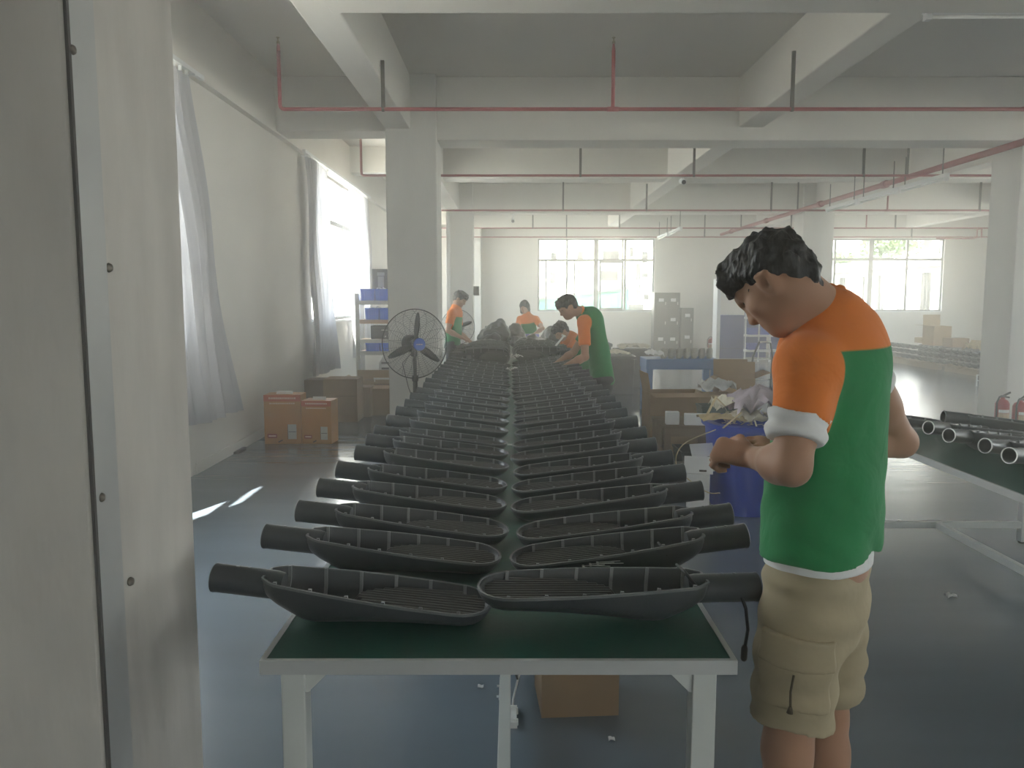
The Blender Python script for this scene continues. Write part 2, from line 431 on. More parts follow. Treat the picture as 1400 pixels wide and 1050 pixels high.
RY = [1.93, 2.28, 2.54, 2.86, 3.16, 3.46, 3.78, 4.11, 4.48]
while LY[-1] < 9.0: LY.append(LY[-1]+0.365+rnd.uniform(-0.03, 0.03))
while RY[-1] < 9.2: RY.append(RY[-1]+0.335+rnd.uniform(-0.03, 0.03))
TT = 0.7525
for i, y in enumerate(LY):
    tip = -0.02+rnd.uniform(-0.012, 0.012)
    if i == 0: tip = -0.052
    if i == 1: tip = -0.034
    if i == 2: tip = -0.012
    put_lamp((tip, y+rnd.uniform(-.004, .004), TT), (0, 0, math.pi-math.radians(1.5+rnd.uniform(-1.2, 1.2))),
             f'black open lamp shell, {ordinal(i)} from the near end of the left row', 'lamp shells in the left row')
for i, y in enumerate(RY):
    tip = 0.005+rnd.uniform(-0.012, 0.012); z = TT; ry = 0
    if i == 0: tip, z, ry = -0.088, TT+0.046, math.radians(5.6)
    if i == 1: tip = -0.004
    ex = {0: ', lead inside', 1: ', white ties on it'}.get(i, '')
    put_lamp((tip, y, z), (0, ry, math.radians(1.5+rnd.uniform(-1.2, 1.2))),
             f'black open lamp shell, {ordinal(i)} from near end of the right row{ex}', 'lamp shells in the right row')
# nested on edge further back
y = LY[-1]+0.42; i = 0
while y < 11.4:
    put_lamp((-0.04+rnd.uniform(-.02, .02), y, TT+0.085), (math.radians(-66+rnd.uniform(-5, 5)), 0, math.pi), f'dark lamp shell on edge beyond the left row, {ordinal(i)} from the front', 'lamp shells nested on edge, left')
    y += 0.125; i += 1
y = RY[-1]+0.40; i = 0
while y < 11.6:
    put_lamp((0.02+rnd.uniform(-.02, .02), y, TT+0.075), (math.radians(40+rnd.uniform(-6, 6)), 0, 0), f'dark lamp shell leaning beyond the right row, {ordinal(i)} from the front', 'lamp shells leaning, right')
    y += 0.21; i += 1
# right hand table: shells face down, white-ringed tubes towards the aisle
ring_m = mat('white_ring', (0.75, 0.76, 0.75), 0.5)
R0 = MB(); ax = Vector((1, 0, 0.115)).normalized(); a0 = Vector((0.925*LL, 0, 0.083)); u_ = Vector((0, 1, 0)); v_ = ax.cross(u_)
def rg(t, r): return [a0+ax*t+(u_*math.cos(2*math.pi*i/24)+v_*math.sin(2*math.pi*i/24))*r for i in range(24)]
R0.rings([rg(0.176, 0.0372), rg(0.182, 0.0372), rg(0.182, 0.0335), rg(0.176, 0.0335)], False, False, closed=True)
ring_src = R0.build('tube_ring', ring_m, None); ring_me = ring_src.data; bpy.data.objects.remove(ring_src)
for i, (px, py) in enumerate(((1268, 602), (1296, 613), (1345, 632), (1378, 645))):
    a = math.radians(204+(-1, 1, -2, 1)[i]); d = (4.30, 4.05, 3.76, 3.52)[i]
    e = P(px, py, d); c, s = math.cos(a), math.sin(a); L = 0.925*LL+0.18
    o = dup(lamp0, (e.x-c*L, e.y-s*L, TT), (0, 0, a), f'lamp shell with white-ringed tube end on right table, {ordinal(i)} counting towards the viewer', 'ringed lamp shells on the right table')
    r = link('tube_ring', ring_me, o); r['label'] = 'white ring on the tube end'
for i, (x, y, a) in enumerate(((2.66, 4.90, 178), (3.24, 4.66, 176), (3.0, 3.02, 24), (3.05, 2.72, 22))):
    dup(lamp0, (x, y, TT+0.002 if i > 1 else TT), (0, 0, math.radians(a)), 'dark lamp shell on the right table, '+('at its far edge, hidden by the elbow', 'below the fire extinguishers, far edge', 'near the right frame edge, nearest row', 'near the right frame edge, second row')[i], 'plain lamp shells on the right table')
# leads, ties and bits on the near lamps
blk = mat('cable_black', (0.012, 0.012, 0.013), 0.5); wht = mat('cable_white', (0.75, 0.75, 0.73), 0.5)
def cable(name, pts, r, m, label, cat, group=None, n=8):
    P2 = [Vector(p) for p in pts]; out_ = []
    for i in range(len(P2)-1):
        p0, p1, p2, p3 = P2[max(i-1, 0)], P2[i], P2[i+1], P2[min(i+2, len(P2)-1)]
        for k in range(6):
            t = k/6
            out_.append(0.5*((2*p1)+(-p0+p2)*t+(2*p0-5*p1+4*p2-p3)*t*t+(-p0+3*p1-3*p2+p3)*t**3))
    out_.append(P2[-1])
    return tag(MB().tube(out_, r, n).build(name, m, smooth=True), label, cat, group)
t = thing('power_lead', 'black lead hanging from the nearest right tube, connector at its end', 'cable', (0.553, 1.93, 0.852))
pts = [(-0.02, 0, -0.005), (0.008, -0.01, -0.02), (0.022, -0.02, -0.06), (0.026, -0.03, -0.11), (0.020, -0.03, -0.155)]
MB().tube(pts, 0.0042, 8).build('wire', blk, t, smooth=True)
MB().tube([(0.020, -0.03, -0.150), (0.019, -0.03, -0.158), (0.018, -0.03, -0.185), (0.018, -0.03, -0.19)], [0.005, 0.008, 0.008, 0.005], 10).build('connector', blk, t, smooth=True)
cable('inner_lead', [P(957, 805, 1.89), P(948, 797, 1.91), P(937, 783, 1.93), P(925, 772, 1.97)], 0.004, blk, 'short black lead lying in the neck of the nearest right lamp shell', 'cable')
cable('inner_lead', [P(912, 760, 2.22), P(905, 748, 2.25), P(900, 742, 2.28)], 0.0035, blk, 'short black lead lying in the second lamp shell of the right row', 'cable')
t = thing('screw_clip', 'small black clip with bright screw head in nearest right shell', 'clip', P(808, 821, 1.93))
MB().box((0, 0, 0.002), (0.022, 0.012, 0.012)).box((0.018, 0, 0), (0.012, 0.006, 0.006)).build('clip_body', blk, t, bevel=0.002)
MB().lathe([(0, 0), (0.005, 0), (0.005, 0.004), (0, 0.005)], 10, Matrix.Translation((0.003, 0, 0.008))).build('screw_head', ring_m, t)
t = thing('cable_ties', 'bundle of white cable ties across the second right lamp shell', 'cable ties', P(812, 774, 2.18))
for k in range(7):
    a = math.radians(-8+k*5+rnd.uniform(-6, 6)); L = rnd.uniform(0.05, 0.075); dx = -0.03+0.02*(k % 3)
    p0 = Vector((dx, -0.01+0.004*k, 0.004*(k % 3))); p1 = p0+Vector((L*math.cos(a), 0.02*math.sin(a), 0.012*math.sin(a)))
    MB().bar(p1, p0, 0.0022, 0.0016).box(p0, (0.006, 0.005, 0.004)).build('tie', wht, t)
# power supply box strapped to the foot rail
t = thing('driver_box', 'white driver box strapped to the table foot rail with white ties', 'power supply', P(699, 985, 2.83)+Vector((0.005, 0, 0)))
zc = t.location.z
MB().box((0, 0, 0), (0.030, 0.115, 0.05)).build('case', ring_m, t, bevel=0.002)
MB().box((0, -0.058, 0), (0.034, 0.01, 0.054)).box((0, 0.058, 0), (0.034, 0.01, 0.054)).build('end_cap', wht, t)
rx = -0.025-t.location.x+0.005; rz_ = 0.12-zc
for yy in (-0.04, 0.04):
    MB().tube([(0.018, yy, 0.028), (-0.02, yy, 0.03), (rx-0.024, yy, rz_+0.024), (rx-0.026, yy, rz_-0.02), (0.0, yy, -0.03), (0.018, yy, -0.02)], 0.003, 6, closed=True).box((rx-0.03, yy, rz_-0.01), (0.012, 0.006, 0.006)).build('strap', wht, t)
MB().tube([(0.0, 0.06, 0.0), (0.002, 0.10, 0.03), (0.02, 0.14, 0.09), (0.04, 0.16, 0.14)], 0.004, 8).build('lead', wht, t, smooth=True)
MB().tube([(0.02, 0.14, 0.09), (0.005, 0.15, 0.13), (0.0, 0.16, 0.16), (-0.02, 0.17, 0.20)], 0.0045, 8).build('dark_lead', blk, t, smooth=True)
# ---------------------------------------------------------------- cartons, racks and bins
kraft = mat('kraft_board', (0.30, 0.205, 0.125), 0.85, noise=0.14, nscale=5, bump=0.03, bscale=90)
kraft_l = mat('kraft_light', (0.42, 0.31, 0.19), 0.85, noise=0.12, nscale=6)
kraft_d = mat('kraft_dark', (0.17, 0.115, 0.085), 0.88, noise=0.15, nscale=5)
tape = mat('brown_tape', (0.20, 0.135, 0.08), 0.35)
paper = mat('white_paper', (0.78, 0.78, 0.78), 0.8, noise=0.06, nscale=9)
blue = mat('bin_blue', (0.035, 0.075, 0.42), 0.42)
blue_l = mat('crate_blue', (0.09, 0.22, 0.85), 0.45)
dark_p = mat('dark_plastic', (0.05, 0.05, 0.055), 0.5, noise=0.2, nscale=12)
ink = mat('print_ink', (0.05, 0.04, 0.035), 0.8)
def carton(label, loc, rz, w_, d_, h_, m=None, flaps=(), seam=None, tape_on=False, mark=False, open_top=False, name='cardboard_carton', group=None):
    """box with 4 walls and a bottom; flaps = {side: angle}; local front is -y"""
    m = m or kraft
    t = thing(name, label, 'box', loc, rz, group)
    T = 0.005; b = MB()
    b.bb(-w_/2, w_/2, -d_/2, -d_/2+T, 0, h_).bb(-w_/2, w_/2, d_/2-T, d_/2, 0, h_)
    b.bb(-w_/2, -w_/2+T, -d_/2+T, d_/2-T, 0, h_).bb(w_/2-T, w_/2, -d_/2+T, d_/2-T, 0, h_)
    b.bb(-w_/2+T, w_/2-T, -d_/2+T, d_/2-T, 0, T)
    b.build('carton_body', m, t)
    fl = dict(flaps)
    for side in ('front', 'back', 'left', 'right'):
        if open_top and side not in fl: continue
        ang = fl.get(side, 0.0)                 # 0 = closed, 90 = upright, 180+ = folded outwards
        along = w_-0.004 if side in ('front', 'back') else d_-0.004
        reach = (d_/2-0.002) if side in ('front', 'back') else min(d_/2, w_/2-0.002)
        lift = 0.0 if side in ('front', 'back') else -0.004
        f = MB(); f.bb(-along/2, along/2, 0, reach, -T/2, T/2)
        rot = {'front': 0, 'right': 90, 'back': 180, 'left': 270}[side]
        off = {'front': d_/2, 'back': d_/2, 'left': w_/2, 'right': w_/2}[side]
        M = Matrix.Rotation(math.radians(rot), 4, 'Z') @ Matrix.Translation((0, -off+T/2, h_+T/2+lift*(1 if ang == 0 else 0))) @ Matrix.Rotation(math.radians(ang), 4, 'X')
        f.v = [M @ v for v in f.v]
        f.build('flap', m, t)
    if seam: MB().bb(-w_/2+0.003, w_/2-0.003, -d_/2-0.0015, -d_/2, seam-0.004, seam+0.002).build('seam', kraft_d, t)
    if tape_on:
        MB().bb(-0.03, 0.03, -d_/2-0.001, -d_/2, h_*0.72, h_).bb(-0.03, 0.03, -d_/2, d_/2, h_+T, h_+T+0.001).build('tape', tape, t)
    if mark:
        k = MB()
        for x, ww in ((-0.05, 0.012), (-0.03, 0.012), (0.02, 0.02), (0.05, 0.016)): k.bb(x, x+ww, -d_/2-0.001, -d_/2, h_*0.55, h_*0.55+0.03)
        k.build('print_mark', ink, t)
    return t
def floor_at(px, py): 
    v = (525-py)/F_PX; y = math.cos(TILT)+v*math.sin(TILT); z = -math.sin(TILT)+v*math.cos(TILT)
    d = -CAM_Z/z*y
    p = P(px, py, d); return Vector((p.x, d, 0))
# under the table
carton('brown carton standing on the floor under the near end of the long table', (0.245, 2.98, 0), math.radians(4), 0.29, 0.26, 0.26, tape_on=True)
# two orange retail boxes by the left wall
or_top = mat('print_red_orange', (0.50, 0.115, 0.045), 0.5); or_body = mat('print_orange', (0.52, 0.23, 0.055), 0.5, noise=0.25, nscale=3, col2=(0.40, 0.21, 0.07))
pic = mat('print_pale', (0.50, 0.50, 0.44), 0.5); red_p = mat('print_red', (0.30, 0.04, 0.03), 0.5); cream = mat('print_cream', (0.70, 0.55, 0.42), 0.6)
def retail_box(label, px0, px1, pyt, pyb, rz):
    a = floor_at(px0, pyb); b = floor_at(px1, pyb); w_ = b.x-a.x; h_ = P(px0, pyt, a.y).z; d_ = 0.26
    t = thing('retail_box', label, 'box', ((a.x+b.x)/2, a.y+d_/2, 0), rz, 'orange retail boxes by the left wall')
    MB().bb(-w_/2, w_/2, -d_/2, d_/2, 0, h_).build('box_body', or_body, t, bevel=0.003)
    f = -d_/2
    MB().bb(-w_/2, w_/2, f-0.001, f, h_*0.87, h_).build('title_band', or_top, t)
    k = MB(); x = -w_*0.36
    while x < w_*0.36:
        ww = rnd.uniform(0.008, 0.018); k.bb(x, x+ww, f-0.002, f-0.001, h_*0.915, h_*0.95); x += ww+0.006
    x = -w_*0.34
    while x < w_*0.34:
        ww = rnd.uniform(0.008, 0.02); k.bb(x, x+ww, f-0.001, f, h_*0.815, h_*0.84); x += ww+0.006
    k.build('lettering', cream, t, kind='stuff')
    MB().bb(w_*0.14, w_*0.37, f-0.001, f, h_*0.10, h_*0.40).build('picture', pic, t)
    MB().bb(w_*0.155, w_*0.355, f-0.002, f-0.001, h_*0.245, h_*0.255).bb(w_*0.13, w_*0.14, f-0.001, f, h_*0.1, h_*0.4).build('picture_line', ink, t)
    MB().bb(-w_*0.42, -w_*0.16, f-0.001, f, h_*0.125, h_*0.205).build('badge', red_p, t)
    MB().bb(-w_*0.39, -w_*0.19, f-0.002, f-0.001, h_*0.15, h_*0.18).build('badge_text', cream, t)
    MB().box((-w_*0.07, f-0.0005, h_*0.06), (w_*0.13, 0.001, 0.012), R=Matrix.Rotation(math.radians(-28), 3, 'Y')).build('print_stroke', ink, t)
    hd = MB(); hd.bb(-w_*0.22, w_*0.22, -0.004, 0.004, h_+0.012, h_+0.030); hd.bb(-w_*0.22, -w_*0.16, -0.004, 0.004, h_, h_+0.012); hd.bb(w_*0.16, w_*0.22, -0.004, 0.004, h_, h_+0.012)
    hd.bb(-w_*0.22, w_*0.22, -0.03, -0.024, h_, h_+0.012)
    hd.build('carry_handle', paper, t)
    return t
retail_box('larger orange retail box with carry handle, against the left wall', 362, 412, 540, 607, math.radians(1))
retail_box('smaller orange retail box with carry handle, right of the larger one', 414, 455, 548, 607, math.radians(-4))
def cpx(label, px0, px1, pyt, pyb, d_, rz=0.0, **k):
    a = floor_at(px0, pyb); b = floor_at(px1, pyb)
    return carton(label, ((a.x+b.x)/2, a.y+d_/2, 0), rz, b.x-a.x, d_, P(px0, pyt, a.y).z, **k)
cpx('tallest brown carton with a flap seam, behind the orange retail boxes', 443, 489, 519, 577, 0.4, seam=0.33)
cpx('dark brown carton half hidden between the wall and the tall carton', 417, 447, 520, 566, 0.35, m=kraft_d)
cpx('narrow brown carton standing right of the tall carton', 491, 507, 530, 570, 0.3, m=kraft)
cpx('wide low brown carton touching the first column, open flaps', 509, 540, 532, 568, 0.3, flaps={'front': 12, 'back': 20})
cpx('open carton with pale upright flap behind the other cartons', 484, 540, 522, 561, 0.28, m=kraft_l, open_top=True, flaps={'back': 95, 'left': 150})
p0 = P(472, 517, 10.55); p0.z = P(456, 524, floor_at(472, 552).y).z+0.082
t = thing('packing_sheet', 'white packing sheet sloping over the cartons by the curtain', 'sheet', p0)
MB().rings([[(-0.16, -0.2, -0.07), (-0.02, -0.2, 0.04), (0.16, -0.2, -0.07), (0.16, -0.2, -0.074), (-0.02, -0.2, 0.036), (-0.16, -0.2, -0.074)],
            [(-0.16, 0.3, -0.05), (-0.02, 0.3, 0.06), (0.16, 0.3, -0.05), (0.16, 0.3, -0.054), (-0.02, 0.3, 0.056), (-0.16, 0.3, -0.054)]]).build('foam_sheet', paper, t)
cpx('carton hidden under the white packing sheet', 456, 488, 524, 552, 0.6, m=kraft_d)
t = thing('door_stop', 'small dark metal bracket on the floor by the left wall', 'bracket', floor_at(325, 617)+Vector((-0.02, 0, 0)))
MB().box((0, 0, 0.03), (0.05, 0.30, 0.06)).box((0.03, 0, 0.01), (0.06, 0.30, 0.02)).build('bracket_body', dark_p, t, bevel=0.004)
# steel rack with blue boxes behind the first column
steel = mat('rack_steel', (0.62, 0.62, 0.58), 0.45); board = mat('rack_board', (0.55, 0.36, 0.24), 0.7)
ra = P(488, 500, 11.9).x; RD = 11.9
rk = thing('storage_rack', 'white steel storage rack with blue boxes behind the first column', 'rack', (ra+0.55, RD+0.22, 0))
for xx in (-0.53, 0.53):
    for yy in (-0.2, 0.2): MB().bb(xx-0.03, xx+0.03, yy-0.02, yy+0.02, 0, 1.62).build('upright', steel, rk)
lev = [0.22, P(500, 480, RD).z, P(500, 464, RD).z, P(500, 437, RD).z, P(500, 411, RD).z]
for i, z in enumerate(lev):
    MB().bb(-0.5, 0.5, -0.21, -0.18, z-0.06, z).bb(-0.5, 0.5, 0.18, 0.21, z-0.06, z).build('shelf_beam', steel if i != 3 else board, rk)
    MB().bb(-0.5, 0.5, -0.18, 0.18, z-0.012, z).build('shelf_board', board, rk)
def tote(label, loc, w_, d_, h_, m=blue_l, group=None, rz=0, name='plastic_tote'):
    t = thing(name, label, 'box', loc, rz, group)
    T = 0.006; tp = 0.94
    o = MB()
    def ringz(s, z, i): return [((-w_/2+i)*s, (-d_/2+i)*s, z), ((w_/2-i)*s, (-d_/2+i)*s, z), ((w_/2-i)*s, (d_/2-i)*s, z), ((-w_/2+i)*s, (d_/2-i)*s, z)]
    o.rings([ringz(tp, 0, 0), ringz(1, h_, 0), ringz(1, h_, T), ringz(tp, T, T)])
    o.build('tote_body', m, t)
    rm = MB(); rm.rings([ringz(1.03, h_-0.02, 0), ringz(1.03, h_, 0), ringz(1, h_, 0.001), ringz(1, h_-0.02, 0.001)], False, False, closed=True)
    rm.build('tote_rim', m, t)
    hb = MB(); 
    for xx in (-w_*0.25, w_*0.25): hb.bb(xx-0.006, xx+0.006, -d_/2-0.004, -d_/2*tp, h_*0.1, h_-0.02)
    hb.build('stiffener', m, t)
    return t
g = 'blue part boxes on the steel rack'
for k, z in ((4, lev[4]), (3, lev[3]), (1, lev[1])):
    nm = {4: 'top', 3: 'second', 1: 'lower'}[k]
    for j in range(3):
        x = ra+0.18+j*0.215+(0.06 if k != 4 else 0)
        tote(f'small blue plastic part box on the {nm} shelf of the rack, {ordinal(j)} from its left', (x, RD+0.12, z), 0.20, 0.3, 0.17 if k != 1 else 0.12, group=g)
tote('blue plastic tub standing on the bottom shelf of the rack', (ra+0.24, RD+0.15, 0.22), 0.26, 0.3, 0.2, m=blue, name='plastic_tub')
t = thing('equipment_case', 'dark grey equipment case on the middle shelf of the rack', 'case', (ra+0.46, RD+0.22, lev[2]))
MB().bb(-0.26, 0.30, -0.15, 0.15, 0, 0.20).build('case_body', dark_p, t, bevel=0.01)
MB().bb(-0.1, 0.02, -0.155, -0.15, 0.13, 0.14).bb(-0.05, -0.03, -0.155, -0.15, 0.03, 0.05).build('case_latch', steel, t)
t = thing('equipment_case', 'dark grey box behind the blue boxes on top of the rack', 'case', (ra+0.42, RD+0.36, lev[4]))
MB().bb(-0.22, 0.3, -0.1, 0.1, 0, 0.47).build('case_body', dark_p, t, bevel=0.008)
MB().bb(-0.13, -0.04, -0.103, -0.1, 0.2, 0.36).bb(-0.14, -0.03, -0.103, -0.1, 0.37, 0.42).build('case_label', mat('label_grey', (0.32, 0.33, 0.34), 0.5), t)
for j in range(2):
    t = thing('parts_bag', ('clear bag of small parts spilling from the top blue boxes', 'clear bag of small parts lying in the second row of blue boxes')[j], 'bag', (ra+0.42, RD+0.12, lev[4-j]+0.17))
    b = MB()
    for q in range(9): b.box((rnd.uniform(-.18, .18), rnd.uniform(-.08, .08), rnd.uniform(-0.01, .02)), (0.05, 0.04, 0.012), R=Matrix.Rotation(rnd.uniform(-.8, .8), 3, (rnd.random(), rnd.random(), 0.3)))
    b.build('small_parts', paper, t, kind='stuff')
t = thing('plastic_stool', 'white plastic stool with slotted back in front of the rack', 'stool', P(527, 500, 11.54)*1.0)
t.location.z = 0
st = MB(); sw = 0.13
prof_ = [(-sw, 0.42), (-sw+0.02, 0.62), (-sw+0.09, 0.74), (sw-0.09, 0.74), (sw-0.02, 0.62), (sw, 0.42)]
st.rings([[(x, 0.14, z) for x, z in prof_], [(x, 0.165, z) for x, z in prof_]]); st.build('stool_back', paper, t, bevel=0.004)
MB().bb(-sw+0.05, sw-0.05, 0.137, 0.14, 0.60, 0.63).bb(-sw+0.05, sw-0.05, 0.137, 0.14, 0.52, 0.55).build('slot', dark_p, t)
MB().bb(-sw-0.02, sw+0.02, -0.16, 0.165, 0.40, 0.43).build('stool_seat', paper, t, bevel=0.006)
for a in (-1, 1):
    for b_ in (-1, 1): MB().bar((a*sw, b_*0.14, 0.40), (a*(sw+0.03), b_*0.17, 0), 0.035).build('leg', paper, t)

# ---------------------------------------------------------------- pedestal fan
def pedestal_fan(label, loc, rz, hub, R_, yaw_dark=True, spin=0.0):
    t = thing('pedestal_fan', label, 'fan', loc, rz)
    fb = mat('fan_black', (0.03, 0.03, 0.032), 0.4); wire = mat('fan_wire', (0.12, 0.125, 0.13), 0.35, metal=0.4)
    base = MB().lathe([(0, 0), (0.24, 0), (0.25, 0.02), (0.18, 0.05), (0.03, 0.07), (0.025, 0.12), (0, 0.12)], 24); base.build('base', fb, t, smooth=True, auto=40)
    MB().tube([(0, 0, 0.1), (0, 0, hub-0.35)], 0.024, 12).tube([(0, 0, hub-0.36), (0, 0, hub-0.09)], 0.017, 12).build('pole', fb, t, smooth=True, auto=40)
    MB().lathe([(0.0, 0), (0.03, 0), (0.034, 0.02), (0.03, 0.06), (0, 0.06)], 12, Matrix.Translation((0, 0, hub-0.38))).build('collar', fb, t, smooth=True)
    MB().box((0, 0.02, hub-0.085), (0.05, 0.07, 0.09)).build('bracket', fb, t, bevel=0.01)
    M = Matrix.Translation((0, 0, hub)) @ Matrix.Rotation(math.pi/2, 4, 'X')     # local z -> -y, the front
    MB().lathe([(0, -0.20), (0.05, -0.195), (0.085, -0.16), (0.09, -0.07), (0.08, -0.02), (0.05, -0.01), (0, -0.01)], 20, M).build('motor', fb, t, smooth=True, auto=35)
    MB().lathe([(0, -0.01), (0.05, -0.01), (0.052, 0.05), (0.035, 0.065), (0, 0.07)], 18, M).build('hub', fb, t, smooth=True, auto=35)
    for k in range(3):
        b = MB(); rings = []
        for i in range(8):
            r = 0.045+(R_-0.075)*i/7; c = (0.026, 0.036, 0.042, 0.042, 0.038, 0.033, 0.026, 0.012)[i]; tw = math.radians(38-24*i/7)
            x = c*math.cos(tw); z = c*math.sin(tw)
            rings.append([(r, -x, -z+0.02), (r, 0, 0.024), (r, x, z+0.02), (r, 0, 0.018)])
        b.rings(rings)
        Mk = M @ Matrix.Rotation(math.radians(spin+120*k), 4, 'Z'); b.v = [Mk @ v for v in b.v]
        b.build('blade', fb, t, smooth=True)
    def hoop(r, z, rr): return ([M @ Vector((r*math.cos(2*math.pi*i/48), r*math.sin(2*math.pi*i/48), z)) for i in range(48)], rr)
    for nm, zs in (('front_guard', 1), ('rear_guard', -1)):
        g_ = MB()
        for i in range(14):
            f = (i+1)/14; r = 0.06+(R_-0.06)*f; z = zs*(0.115-0.115*max(0, (f-0.55)/0.45)**2) + 0.01
            pts, rr = hoop(r, z, 0.0011); g_.tube(pts, rr, 4, closed=True)
        for i in range(18):
            a = 2*math.pi*i/18; pts = []
            for j in range(7):
                f = j/6; r = 0.05+(R_-0.05)*f; ff = (r-0.06)/(R_-0.06); z = zs*(0.115-0.115*max(0, (ff-0.55)/0.45)**2)+0.01
                aa = a+0.25*zs*f; pts.append(M @ Vector((r*math.cos(aa), r*math.sin(aa), z)))
            g_.tube(pts, 0.0018, 4)
        g_.build(nm, wire, t)
    pts, rr = hoop(R_+0.002, 0.01, 0.006); MB().tube(pts, rr, 6, closed=True).build('guard_ring', fb, t, smooth=True)
    MB().lathe([(0, 0.125), (0.062, 0.125), (0.064, 0.13), (0.05, 0.137), (0, 0.138)], 24, M).build('badge', mat('fan_badge', (0.03, 0.09, 0.40), 0.4), t, smooth=True)
    k = MB()
    for x, ww in ((-0.03, 0.012), (-0.015, 0.008), (-0.004, 0.012), (0.012, 0.009), (0.024, 0.008)): k.box((x, -0.139, hub), (ww*0.8, 0.002, 0.012))
    k.build('badge_print', cream, t, kind='stuff')
    pts = [M @ Vector((0.06, -0.07, -0.15)), Vector((-0.09, 0.12, hub-0.2)), Vector((-0.05, 0.06, hub-0.45)), Vector((0.0, 0.03, hub-0.6))]
    MB().tube(pts, 0.004, 6).build('cord', fb, t, smooth=True)
    return t
hb = P(567, 470, 8.1)
pedestal_fan('black pedestal fan with wire cage and blue hub in front of the first column', (hb.x, 8.1, 0), math.radians(28), hb.z, 0.345, spin=84)
hb = P(626, 447, 14.6)
pedestal_fan('dark pedestal fan far back behind the worker beside the second column', (hb.x, 14.6, 0), math.radians(-10), hb.z, 0.31, spin=20)

# ---------------------------------------------------------------- aisle clutter, right of the long table
def round_bin():
    c = floor_at(1030, 690); c = Vector((1.79, 5.88, 0))
    t = thing('trash_bin', 'tall blue plastic bin heaped with scrap beside the worker', 'bin', c)
    H = 0.655; n = 40
    def sq(r, z, p=3.2): return [(r*math.copysign(abs(math.cos(a))**(2/p), math.cos(a)), r*math.copysign(abs(math.sin(a))**(2/p), math.sin(a)), z) for a in [2*math.pi*i/n for i in range(n)]]
    b = MB(); b.rings([sq(0.285, 0), sq(0.295, 0.03), sq(0.335, H-0.05), sq(0.335, H), sq(0.325, H), sq(0.285, 0.04)])
    b.build('bin_body', blue, t, smooth=True, auto=40)
    r = MB(); r.rings([sq(0.335, H-0.045), sq(0.362, H-0.04), sq(0.365, H), sq(0.325, H+0.006), sq(0.325, H-0.01)], False, False); r.build('bin_rim', blue, t, smooth=True, auto=40)
    MB().bb(-0.05, 0.09, -0.362, -0.335, H-0.12, H-0.05).build('handle', blue, t, bevel=0.008)
    MB().bb(-0.012, -0.006, -0.352, -0.335, 0.1, H-0.06).build('mould_line', blue, t)
    return t, c, H
tb_, bc, BH = round_bin()
foil = mat('clear_pink_film', (0.62, 0.54, 0.60), 0.25, noise=0.2, nscale=9, bump=0.5, bscale=14)
straw = mat('straw_card', (0.58, 0.47, 0.28), 0.75, noise=0.3, nscale=10); pale = mat('pale_scrap', (0.70, 0.66, 0.55), 0.7, noise=0.2, nscale=12)
def crumple(name, label, cat, loc, size, m, seed, amp=0.25, group=None, n=10, rz=0.0):
    r = random.Random(seed); b = MB(); vs = []
    hs = [[r.uniform(-1, 1) for _ in range(n)] for _ in range(n)]
    for i in range(n):
        for j in range(n):
            u, v = i/(n-1)-.5, j/(n-1)-.5
            e = 1-((2*u)**2*0.5+(2*v)**2*0.5)*0.5
            vs.append(((u+hs[j][i]*0.03)*size[0], (v+hs[i][j]*0.03)*size[1], (e*0.7+hs[i][j]*amp*0.6)*size[2]))
    fs = [(i*n+j, (i+1)*n+j, (i+1)*n+j+1, i*n+j+1) for i in range(n-1) for j in range(n-1)]
    b.add(vs, fs); o = b.build(name, m, None, loc=loc, rotz=rz)
    s_ = o.modifiers.new('thickness', 'SOLIDIFY'); s_.thickness = 0.003
    if seed % 2: 
        for p in o.data.polygons: p.use_smooth = True
    return tag(o, label, cat, group)
z0 = BH-0.01
crumple('plastic_bag', 'crumpled pinkish clear plastic bag on top of the blue bin', 'bag', bc+Vector((0.08, 0.02, z0-0.02)), (0.52, 0.42, 0.33), foil, 3, 0.35, n=12)
crumple('cardboard_scrap', 'torn tan cardboard piece hanging over the left rim of the blue bin', 'scrap', bc+Vector((-0.27, -0.12, z0+0.02)), (0.32, 0.22, 0.07), straw, 4, 0.3)
crumple('cardboard_scrap', 'tan cardboard scrap on the blue bin beside the worker\'s sleeve', 'scrap', bc+Vector((0.22, -0.14, z0+0.01)), (0.24, 0.20, 0.12), straw, 6, 0.3)
crumple('paper_scrap', 'pale crumpled paper at the back left of the heap in the blue bin', 'scrap', bc+Vector((-0.17, 0.08, z0+0.06)), (0.24, 0.24, 0.14), pale, 8, 0.5)
crumple('paper_scrap', 'pale crumpled paper in the middle of the heap in the blue bin', 'scrap', bc+Vector((-0.10, -0.10, z0)), (0.26, 0.2, 0.12), pale, 9, 0.5)
t = thing('strapping_offcuts', 'tangle of pale strapping strips filling the blue bin', 'scrap', bc+Vector((0, 0, z0-0.02))); t['kind'] = 'stuff'
b = MB()
for k in range(90):
    a = rnd.uniform(0, 6.28); r_ = 0.26*math.sqrt(rnd.random()); p0 = Vector((r_*math.cos(a), r_*math.sin(a), 0.02+0.13*(1-r_/0.3)*rnd.random()))
    d_ = Vector((rnd.uniform(-1, 1), rnd.uniform(-1, 1), rnd.uniform(-.25, .6))).normalized()*rnd.uniform(0.05, 0.13)
    b.bar(p0-d_*0.5, p0+d_*0.5, 0.013, 0.0025)
o = b.build('strips', pale, t); o['kind'] = 'stuff'
